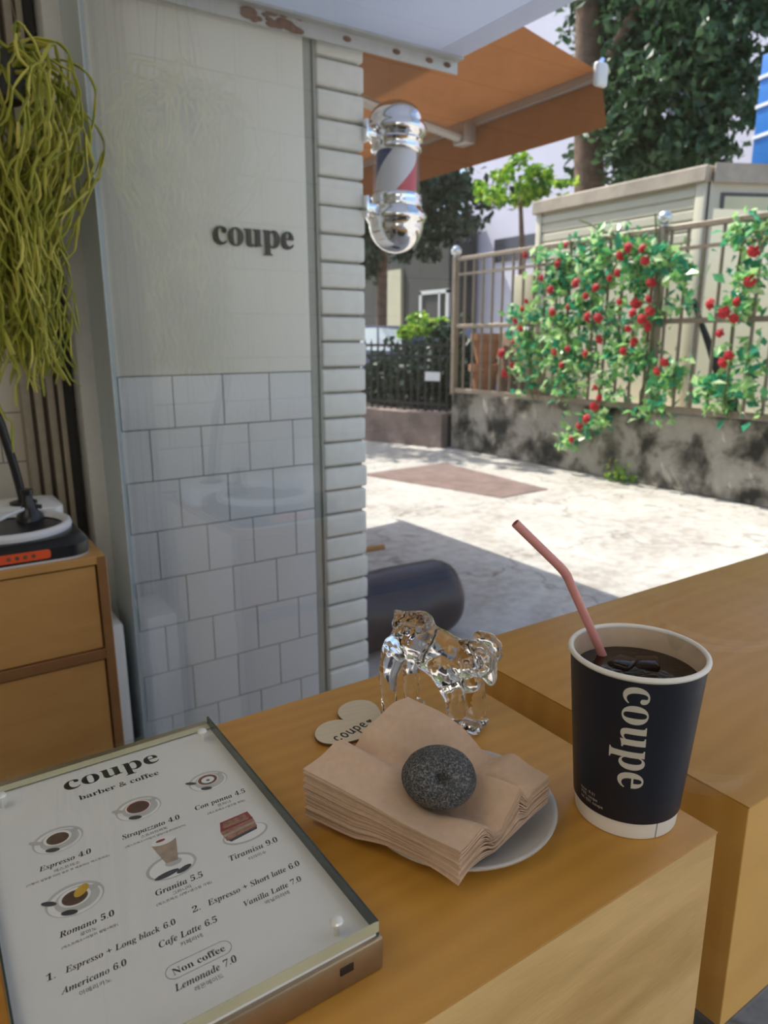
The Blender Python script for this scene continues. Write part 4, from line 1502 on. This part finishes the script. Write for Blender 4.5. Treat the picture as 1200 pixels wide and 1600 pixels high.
NN = 26
G = 30
rng = random.Random(17)
for k in range(NN):
    bm = bm_new()
    f0, f1 = k / NN, (k + 0.80) / NN
    jx, jy = rng.gauss(0, 0.00045), rng.gauss(0, 0.00045)
    rot = rng.gauss(0, 0.004)
    if k == NN - 1:
        jx = jy = rot = 0
    grid = [[], []]
    for i in range(G + 1):
        ra, rb = [], []
        for j in range(G + 1):
            s, t = i / G, j / G
            xy = nap_xy(s, t)
            zb, zt = nap_bottom(s, t, xy), nap_top(s, t, xy)
            zt = max(zt, zb + 0.014)
            c = nap_xy(0.5, 0.5)
            d = xy - c
            q = c + Vector((d.x - d.y * rot, d.y + d.x * rot)) + Vector((jx, jy))
            lean = (k / NN - 1) * 0.001
            q += Vector((-lean * 0.3, lean * 0.4)) * (1 if s < 0.5 else -0.2)
            wob = 0.00025 * noise.noise(Vector((s * 6, t * 6, k * 3.7)))
            ra.append(bm.verts.new((q.x, q.y, zb + (zt - zb) * f1 + wob)))
            rb.append(bm.verts.new((q.x, q.y, zb + (zt - zb) * f0 + wob + 0.00012)))
        grid[0].append(ra)
        grid[1].append(rb)
    A, B = grid
    for i in range(G):
        for j in range(G):
            bm.faces.new((A[i][j], A[i + 1][j], A[i + 1][j + 1], A[i][j + 1]))
            bm.faces.new((B[i][j], B[i][j + 1], B[i + 1][j + 1], B[i + 1][j]))
    for i in range(G):
        bm.faces.new((A[i][0], B[i][0], B[i + 1][0], A[i + 1][0]))
        bm.faces.new((A[i][G], A[i + 1][G], B[i + 1][G], B[i][G]))
        bm.faces.new((A[0][i], A[0][i + 1], B[0][i + 1], B[0][i]))
        bm.faces.new((A[G][i], B[G][i], B[G][i + 1], A[G][i + 1]))
    o = obj('paper_napkin', bm, M['napkin'], angle=50)
    tag(o, 'topmost brown paper napkin of the stack, under the stone' if k == NN - 1 else ('lowest brown paper napkin of the stack, lying on the plate' if k == 0 else 'brown paper napkin inside the stack, edge showing only'), 'napkin', 'brown paper napkins stacked on the plate')

bm = bm_new()
bmesh.ops.create_icosphere(bm, subdivisions=5, radius=1.0)
view = (Vector((0, 0, 0.33)) - Vector((SC.x, SC.y, 0.052))).normalized()
dim = Matrix.Rotation(0.5, 3, 'Z') @ (view + Vector((0.04, -0.03, 0.05))).normalized()
for v in bm.verts:
    n = v.co.normalized()
    k = 1 + 0.05 * noise.noise(n * 1.3) + 0.015 * noise.noise(n * 4)
    g = n.dot(dim)
    k -= 0.42 * math.exp(-((1 - g) / 0.022)) if g > 0 else 0
    v.co = Vector((n.x * 0.0248, n.y * 0.0232, n.z * 0.0188)) * k
bmesh.ops.rotate(bm, verts=bm.verts[:], cent=(0, 0, 0), matrix=Matrix.Rotation(-0.5, 3, 'Z'))
bmesh.ops.translate(bm, verts=bm.verts[:], vec=(SC.x - 0.001, SC.y + 0.000, 0.0488))
tag(obj('pebble', bm, M['stone'], angle=180), 'dark grey speckled round stone weighing down the napkins', 'stone')

# ------------------------------------------------------------------ crystal ram
ro = Vector((0.334, 0.484, 0))
rd = Vector((0.518, -0.855, 0)).normalized()
rn = Vector((0.855, 0.518, 0)).normalized()


def rp(s, z, w=0.0):
    return ro + rd * s + rn * w + Vector((0, 0, z))


def capsule(bm, p0, p1, r0, r1, w=1.0):
    """chain of balls from p0 to p1, flattened by w across the body"""
    n = 16
    for k in range(n + 1):
        f = k / n
        p = Vector(p0).lerp(Vector(p1), f)
        r = r0 + (r1 - r0) * f
        c = rp(*p)
        m = Matrix.Translation(c) @ Matrix(((rd.x, rn.x, 0, 0), (rd.y, rn.y, 0, 0), (0, 0, 1, 0), (0, 0, 0, 1))) @ Matrix.Diagonal((1, w, 1, 1))
        bmesh.ops.create_icosphere(bm, subdivisions=2, radius=r, matrix=m)


def remeshed(name, bm, mat, parent, voxel, smooth_iter=3):
    me = bpy.data.meshes.new(name + '_rough')
    bm.to_mesh(me)
    bm.free()
    o = bpy.data.objects.new(name + '_rough', me)
    COL.objects.link(o)
    md = o.modifiers.new('remesh', 'REMESH')
    md.mode = 'VOXEL'
    md.voxel_size = voxel
    sm = o.modifiers.new('smooth', 'SMOOTH')
    sm.factor = 0.5
    sm.iterations = smooth_iter
    bpy.context.view_layer.update()
    dg = bpy.context.evaluated_depsgraph_get()
    out = bpy.data.meshes.new_from_object(o.evaluated_get(dg))
    bpy.data.objects.remove(o)
    out.name = name
    out.materials.clear()
    out.materials.append(mat)
    out.shade_smooth()
    q = bpy.data.objects.new(name, out)
    COL.objects.link(q)
    q.parent = parent
    q.location = -parent.location
    return q


ram = thing('crystal_ram', 'clear glass ram figurine with curled horn behind the napkins', 'figurine', tuple(rp(0.04, 0)))
bm = bm_new()
capsule(bm, (0.008, 0.0880), (0.024, 0.0890), 0.0100, 0.0120, 1.3)       # rump
capsule(bm, (0.0005, 0.0970), (0.009, 0.0900), 0.0022, 0.0085, 1.2)      # tail tip
capsule(bm, (0.012, 0.072), (0.020, 0.080), 0.0165, 0.0170, 1.15)        # haunch
capsule(bm, (0.020, 0.076), (0.044, 0.0690), 0.0180, 0.0165, 1.1)        # loin
capsule(bm, (0.044, 0.067), (0.062, 0.064), 0.0170, 0.0175)              # chest
capsule(bm, (0.030, 0.060), (0.052, 0.052), 0.0125, 0.0150)              # belly
capsule(bm, (0.058, 0.058), (0.070, 0.046), 0.0150, 0.0105)              # breast
capsule(bm, (0.066, 0.071), (0.081, 0.070), 0.0125, 0.0120, 0.8)         # neck and skull
capsule(bm, (0.084, 0.063), (0.0880, 0.0515), 0.0100, 0.0058, 0.8)       # muzzle
for w, ds in ((-0.011, 0.0), (0.012, 0.012)):
    capsule(bm, (0.006 + ds, 0.068, w), (-0.002 + ds, 0.044, w), 0.0130, 0.0092)       # thigh
    capsule(bm, (-0.002 + ds, 0.044, w), (-0.001 + ds, 0.008, w), 0.0090, 0.0066)      # shank
    capsule(bm, (-0.001 + ds, 0.0065, w), (0.007 + ds, 0.0060, w), 0.0062, 0.0056)     # hoof
for w, s0, s1 in ((-0.010, 0.048, 0.060), (0.010, 0.066, 0.072)):
    capsule(bm, (s0, 0.060, w), (s1, 0.032, w), 0.0130, 0.0088)                        # fore leg
    capsule(bm, (s1, 0.032, w), (s1 + 0.002, 0.008, w), 0.0088, 0.0075)
capsule(bm, (0.056, 0.0050, -0.008), (0.078, 0.0045, -0.004), 0.0058, 0.0050, 1.8)     # base lump
capsule(bm, (0.060, 0.0050, 0.009), (0.079, 0.0045, 0.009), 0.0056, 0.0050, 1.6)
for v in bm.verts:
    n_3 = noise.noise_vector(v.co * 75) * 0.0011 + noise.noise_vector(v.co * 200) * 0.0004
    v.co += n_3
for v in bm.verts:
    if v.co.z < 0.0006:
        v.co.z = 0.0006
remeshed('body', bm, M['crystal'], ram, 0.0011, 3)
for w in (-0.0105, 0.0105):
    bm = bm_new()
    pts, rs = [], []
    for k in range(22):
        f = k / 21
        a = 2.2 - f * 5.4
        rr = 0.0128 - 0.0050 * f
        pts.append(rp(0.0790 + rr * math.cos(a), 0.0700 + rr * math.sin(a), w * (1 + 0.45 * f)))
        rs.append(0.0060 - 0.0038 * f + 0.0005 * math.sin(k * 2.2))
    add_tube(bm, pts, rs, 12)
    obj('horn', bm, M['crystal'], ram, angle=180)

# ------------------------------------------------------------------ paper cup of iced coffee, straw
CC = Vector((0.3948, 0.2798))
R0, R1, CH = 0.0347, 0.0440, 0.1215


def cr_(z):
    return R0 + (R1 - R0) * z / CH


cup = thing('paper_cup', 'navy paper cup of iced black coffee with white rim', 'cup', (CC.x, CC.y, 0))
bm = bm_new()
add_lathe(bm, [(0, 0.0035), (R0 - 0.002, 0.0035), (R0 - 0.0012, 0.0004), (R0, 0.0004), (cr_(CH), CH)], (CC.x, CC.y, 0), 96, False)
obj('cup_wall', bm, M['cup_white'], cup)
bm = bm_new()
add_lathe(bm, [(cr_(0.0125) + 0.0002, 0.0125), (cr_(0.0125) + 0.0009, 0.0128), (cr_(CH - 0.002) + 0.0009, CH - 0.002)], (CC.x, CC.y, 0), 96, False)
slv = obj('navy_sleeve', bm, M['cup_navy'], cup)
bm = bm_new()
add_lathe(bm, [(cr_(0.02) - 0.0012, 0.02), (cr_(CH) - 0.0010, CH)], (CC.x, CC.y, 0), 96, False)
obj('cup_lining', bm, M['cup_inside'], cup)
bm = bm_new()
rimr = cr_(CH)
add_lathe(bm, [(rimr + 0.0006 + 0.0019 * math.cos(a), CH + 0.0004 + 0.0019 * math.sin(a)) for a in [2 * PI * k / 14 for k in range(15)]], (CC.x, CC.y, 0), 96, False)
obj('rolled_rim', bm, M['cup_white'], cup)
bm = bm_new()
add_lathe(bm, [(0, 0.1065), (cr_(0.1065) - 0.0013, 0.1065), (cr_(0.06) - 0.0013, 0.06), (0, 0.06)], (CC.x, CC.y, 0), 64, False)
obj('coffee', bm, M['coffee'], cup)


def on_cup(a, z, off):
    r = cr_(z) + 0.0009 + off
    return (CC.x + r * math.cos(a), CC.y + r * math.sin(a), z)


bm = bm_new()
AM = math.radians(-150.0)           # baseline of the upright word; letter tops point to the right


def cup_fn(u, v, w):
    z = 0.1165 - u
    return on_cup(AM + v / cr_(z) - 0.05 + 0.0, z, 0.00012)


put_text(bm, 'coupe', 'b', cup_fn, 0.0755, 1.06, cuts=30)
sub('cup_logo', bm, M['cup_print'], slv, smooth=False)
bm = bm_new()
for k, s in enumerate(('hour. 9-21', '커피. coupe', 'tel. 031 coupe')):
    zz = 0.0250 - k * 0.0035
    put_text(bm, s, 'sans', lambda u, v, w: on_cup(math.radians(-196) + u / cr_(zz), zz + v - u * 0.0, 0.00012), (0.0125, 0.0145, 0.0185)[k], cuts=12)
sub('small_print', bm, M['cup_print'], slv, smooth=False)
bm = bm_new()
a0 = math.radians(-108)
for z0, z1 in ((0.0006, 0.0124),):
    vs = [bm.verts.new((CC.x + (cr_(z) + 0.0003) * math.cos(a), CC.y + (cr_(z) + 0.0003) * math.sin(a), z)) for z, a in ((z0, a0), (z0, a0 + 0.012), (z1, a0 + 0.012), (z1, a0))]
    bm.faces.new(vs)
obj('paper_seam', bm, M['ink_grey'], cup, smooth=False)

rng = random.Random(4)
ices = [((0.018, 0.004), 'ice cube floating at the right side of the coffee'), ((-0.004, -0.016), 'ice cube floating at the near rim of the coffee'), ((0.004, 0.014), 'ice cube floating at the back of the coffee')]
for (dx, dy), lab in ices:
    bm = bm_new()
    add_box(bm, -0.0095, 0.0095, -0.0085, 0.0085, -0.008, 0.008, 0.003, 3)
    bmesh.ops.rotate(bm, verts=bm.verts[:], cent=(0, 0, 0), matrix=Matrix.Rotation(rng.uniform(0, 3), 3, 'Z') @ Matrix.Rotation(rng.uniform(-0.15, 0.15), 3, 'X'))
    bmesh.ops.translate(bm, verts=bm.verts[:], vec=(CC.x + dx, CC.y + dy, 0.1010))
    tag(obj('ice_cube', bm, M['ice']), lab, 'ice cube', 'ice cubes in the coffee')

stw = thing('drinking_straw', 'pink bendy plastic straw leaning in the coffee cup', 'straw', (0.400, 0.313, 0.105))
p_low, p_knee, p_top = Vector((0.4130, 0.3065, 0.075)), Vector((0.3640, 0.3210, 0.173)), Vector((0.3330, 0.3400, 0.2085))
d1, d2 = (p_knee - p_low).normalized(), (p_top - p_knee).normalized()
bm = bm_new()
add_tube(bm, [p_low, p_knee - d1 * 0.004], 0.0031, 16)
obj('straw_tube', bm, M['straw'], stw)
bm = bm_new()
pts, rs = [], []
for k in range(17):
    f = k / 16
    a = p_knee - d1 * 0.0045 * (1 - f)
    b = p_knee + d2 * 0.0085 * f
    pts.append(a.lerp(b, f))
    rs.append(0.0030 + (0.00035 if k % 2 else -0.00015))
add_tube(bm, pts, rs, 16)
obj('bellows', bm, M['straw'], stw, angle=180)
bm = bm_new()
e0, e1 = p_knee + d2 * 0.008, p_top
n_ = 16
t = (e1 - e0).normalized()
q1 = t.orthogonal().normalized()
q2 = t.cross(q1)
ringsets = []
for (pt, r) in ((e0, 0.0031), (e1, 0.0031), (e1, 0.0026), (e0, 0.0026)):
    ringsets.append([bm.verts.new(pt + (q1 * math.cos(2 * PI * k / n_) + q2 * math.sin(2 * PI * k / n_)) * r) for k in range(n_)])
for a, b in zip(ringsets, ringsets[1:]):
    for k in range(n_):
        bm.faces.new((a[k], a[(k + 1) % n_], b[(k + 1) % n_], b[k]))
obj('straw_tip', bm, M['straw'], stw)

# ------------------------------------------------------------------ cabinet with the turntable
CT, CYF, CXR = -0.0987, 1.478, 0.300
cb = thing('wooden_cabinet', 'golden birch cabinet with walnut edges beside the window', 'cabinet', (-0.1, 1.73, GROUND))
bm = bm_new()
add_box(bm, -0.52, CXR, CYF, 1.96, CT - 0.016, CT, 0.001, 1)
obj('cabinet_top', bm, M['cab_front'], cb)
bm = bm_new()
add_box(bm, CXR - 0.018, CXR + 0.0005, CYF - 0.0005, 1.96, GROUND, CT - 0.0002, 0.001, 1)
add_box(bm, -0.5205, -0.502, CYF - 0.0005, 1.96, GROUND, CT - 0.0002, 0.001, 1)
add_box(bm, -0.502, CXR - 0.018, CYF, 1.96, -0.322, -0.300, 0.001, 1)
add_box(bm, -0.502, CXR - 0.018, CYF, 1.96, GROUND, GROUND + 0.06, 0.001, 1)
add_box(bm, -0.502, CXR - 0.018, 1.94, 1.955, GROUND + 0.06, CT - 0.016)
obj('carcass', bm, M['cab_frame'], cb)
bm = bm_new()
add_box(bm, CXR + 0.0006, CXR + 0.002, CYF + 0.004, 1.958, GROUND, CT - 0.004)
M['cab_side'] = wood('brightened_birch_side', (0.62, 0.46, 0.28), (0.78, 0.62, 0.42), (3, 8, 10), (0, 0, 0), 0.5, 1.4)
obj('added_side_panel', bm, M['cab_side'], cb, smooth=False)  # pale sheet added so the cabinet side reflects brighter in the glass
bm = bm_new()
add_box(bm, -0.499, CXR - 0.021, CYF + 0.004, CYF + 0.022, -0.2975, CT - 0.0195, 0.001, 1)
obj('drawer_front', bm, M['cab_front'], cb)
bm = bm_new()
add_box(bm, -0.499, CXR - 0.021, CYF + 0.004, CYF + 0.022, GROUND + 0.064, -0.3255, 0.001, 1)
obj('cabinet_door', bm, M['cab_front'], cb)

tt = thing('record_player', 'black record player with pale ring and orange-red control strip', 'record player', (0.15, 1.63, CT))
bm = bm_new()


def rrect(x0, x1, y0, y1, r, n=8):
    out = []
    for cx, cy, a0 in ((x1 - r, y1 - r, 0), (x0 + r, y1 - r, PI / 2), (x0 + r, y0 + r, PI), (x1 - r, y0 + r, 1.5 * PI)):
        out += [(cx + r * math.cos(a0 + PI / 2 * k / n), cy + r * math.sin(a0 + PI / 2 * k / n)) for k in range(n + 1)]
    return out


def stacked(bm, sections):
    rings = [[bm.verts.new((u, v, z)) for u, v in poly] for poly, z in sections]
    n = len(rings[0])
    for a, b in zip(rings, rings[1:]):
        for k in range(n):
            bm.faces.new((a[k], a[(k + 1) % n], b[(k + 1) % n], b[k]))
    bm.faces.new(rings[0][::-1])
    bm.faces.new(rings[-1])


stacked(bm, [(rrect(0.00, 0.281, 1.492, 1.770, 0.05), CT + 0.004), (rrect(0.00, 0.281, 1.492, 1.770, 0.05), CT + 0.028), (rrect(0.010, 0.272, 1.503, 1.760, 0.05), CT + 0.040), (rrect(0.016, 0.266, 1.509, 1.754, 0.05), CT + 0.042)])
obj('player_body', bm, M['black_plastic'], tt, angle=30)
bm = bm_new()
stacked(bm, [(rrect(0.002, 0.279, 1.490, 1.768, 0.05), CT + 0.0003), (rrect(-0.001, 0.282, 1.490, 1.771, 0.05), CT + 0.0042)])
obj('base_trim', bm, M['grey_ring'], tt)
bm = bm_new()
add_lathe(bm, [(0.098, 0.040), (0.117, 0.040), (0.1185, 0.048), (0.116, 0.056), (0.110, 0.058), (0.104, 0.055), (0.100, 0.046), (0.098, 0.040)], (0.150, 1.635, CT), 72, False)
obj('platter_ring', bm, M['grey_ring'], tt, angle=60)
bm = bm_new()
add_lathe(bm, [(0, 0.0435), (0.098, 0.0435), (0.103, 0.050)], (0.150, 1.635, CT), 64, False)
obj('record', bm, M['black_plastic'], tt)
bm = bm_new()
add_prism(bm, rrect(0.100, 0.201, -0.0095, 0.0095, 0.006), 0, 0.002, lambda u, v, w: (u, 1.4915 - w, CT + 0.0185 + v * 0.95))
cp = obj('control_strip', bm, M['orange_panel'], tt)
for k in range(4):
    bm = bm_new()
    add_tube(bm, [(0.126 + k * 0.0145, 1.4898, CT + 0.0185), (0.126 + k * 0.0145, 1.4885, CT + 0.0185)], 0.0038, 14)
    sub('button', bm, M['rust'], cp)
bm = bm_new()
add_lathe(bm, [(0.028, 0.044), (0.026, 0.056), (0.017, 0.066), (0.012, 0.082), (0.010, 0.100), (0.0125, 0.102), (0.0125, 0.112), (0, 0.113)], (0.196, 1.700, CT), 24)
add_tube(bm, [(0.196, 1.700, CT + 0.075), (0.222, 1.700, CT + 0.070)], 0.005, 8)
obj('tonearm_base', bm, M['black_plastic'], tt)
bm = bm_new()
add_tube(bm, [(0.196, 1.700, CT + 0.072), (0.150, 1.665, CT + 0.066), (0.095, 1.610, CT + 0.058)], 0.004, 8)
obj('tonearm', bm, M['grey_ring'], tt)

bm = bm_new()
stacked(bm, [(rrect(-0.25, 0.283, 1.785, 1.945, 0.03), CT + 0.0003), (rrect(-0.25, 0.283, 1.785, 1.945, 0.03), CT + 0.045), (rrect(-0.246, 0.279, 1.789, 1.941, 0.03), CT + 0.048)])
tag(obj('white_case', bm, M['white_gloss'], angle=30), 'flat white case on the cabinet behind the record player', 'case')
sl = thing('black_stand', 'slim black stand on the white case behind the record player', 'stand', (0.205, 1.86, CT + 0.048))
bm = bm_new()
add_lathe(bm, [(0.030, 0.0485), (0.030, 0.054), (0.012, 0.060)], (0.205, 1.86, CT), 24)
obj('stand_base', bm, M['black_plastic'], sl)
bm = bm_new()
add_tube(bm, [(0.205, 1.86, CT + 0.056), (0.196, 1.86, CT + 0.13), (0.178, 1.86, CT + 0.24), (0.15, 1.86, CT + 0.34)], 0.010, 12)
obj('stand_pole', bm, M['black_plastic'], sl)

# white pedestal in the corner behind the cabinet
bm = bm_new()
add_box(bm, 0.325, 0.405, 1.86, 2.04, GROUND, -0.405, 0.004)
tag(obj('pedestal', bm, M['white_gloss']), 'plain white pedestal between the cabinet and the window glass', 'pedestal')

# ------------------------------------------------------------------ hanging mistletoe cactus
HP = Vector((0.245, 1.80, 0.90))
hp = thing('hanging_plant', 'yellow-green hanging mistletoe cactus above the record player', 'plant', tuple(HP))
bm = bm_new()
add_lathe(bm, [(0, -0.06), (0.045, -0.06), (0.062, 0.02), (0.058, 0.02), (0.05, 0.0), (0, 0.0)], (HP.x, HP.y, HP.z - 0.03), 28, False)
obj('pot', bm, M['pot'], hp)
bm = bm_new()
for k in range(3):
    a = 2 * PI * k / 3
    add_tube(bm, [(HP.x + 0.06 * math.cos(a), HP.y + 0.06 * math.sin(a), HP.z - 0.015), (HP.x, HP.y, 1.35), (HP.x, HP.y, 1.75)], 0.0016, 5)
obj('hanger_cord', bm, M['slat_brown'], hp)
rng = random.Random(77)


def segment(bm, p, d, l, r):
    """one limp, slightly bowed stem joint; returns its end"""
    side = d.cross(Vector((rng.gauss(0, 1), rng.gauss(0, 1), rng.gauss(0, 1)))).normalized()
    bow = rng.uniform(-0.16, 0.16) * l
    q = [p, p + d * l * 0.33 + side * bow * 0.8, p + d * l * 0.7 + side * bow - Vector((0, 0, 0.02 * l)), p + d * l]
    add_tube(bm, q, [r * 0.7, r, r * 0.95, r * 0.55], 5, 0.75)
    return q[-1]


def grow(bm, p, d, depth, zmin, r):
    if depth > 16 or p.z < zmin:
        return
    l = rng.uniform(0.030, 0.085)
    e = segment(bm, p, d, l, r)
    out = Vector((e.x - HP.x, e.y - HP.y, 0))
    pull = Vector((0, 0, -1.1)) - out * (7.0 if out.length > 0.085 else 0.0)
    n = 2 if rng.random() < (0.20 if depth > 2 else 0.35) else 1
    for _ in range(n):
        nd = (d * 0.75 + pull * 0.45 + Vector((rng.gauss(0, 0.30), rng.gauss(0, 0.30), rng.gauss(0, 0.10)))).normalized()
        grow(bm, e, nd, depth + 1, zmin, max(0.0026, r * 0.97))


bm = bm_new()
for k in range(52):
    a = rng.uniform(0, 2 * PI)
    rr = rng.uniform(0.01, 0.05)
    p = Vector((HP.x + rr * math.cos(a), HP.y + rr * math.sin(a), HP.z - 0.03 + rng.uniform(-0.02, 0.02)))
    d = Vector((math.cos(a), math.sin(a), rng.uniform(-0.3, 0.9))).normalized()
    zmin = HP.z - rng.choice((rng.uniform(0.15, 0.45), rng.uniform(0.40, 0.62)))
    grow(bm, p, d, 0, zmin, rng.uniform(0.0040, 0.0062))
for dx, zl in ((-0.06, 0.20), (-0.05, 0.12), (-0.03, 0.24), (0.0, 0.27)):
    p = Vector((HP.x + dx, HP.y - 0.05, 0.45))
    d = Vector((0.1, -0.1, -1)).normalized()
    while p.z > zl:
        p = segment(bm, p, (d + Vector((rng.gauss(0, 0.25), rng.gauss(0, 0.25), 0))).normalized(), rng.uniform(0.04, 0.07), 0.0042)
obj('strand', bm, M['foliage_cactus'], hp)
bm = bm_new()
add_tube(bm, [(HP.x + 0.005, HP.y, HP.z), (HP.x + 0.006, HP.y, HP.z + 0.10), (HP.x - 0.004, HP.y, HP.z + 0.19)], [0.005, 0.004, 0.002], 6)
obj('upright_shoot', bm, M['foliage_cactus'], hp)
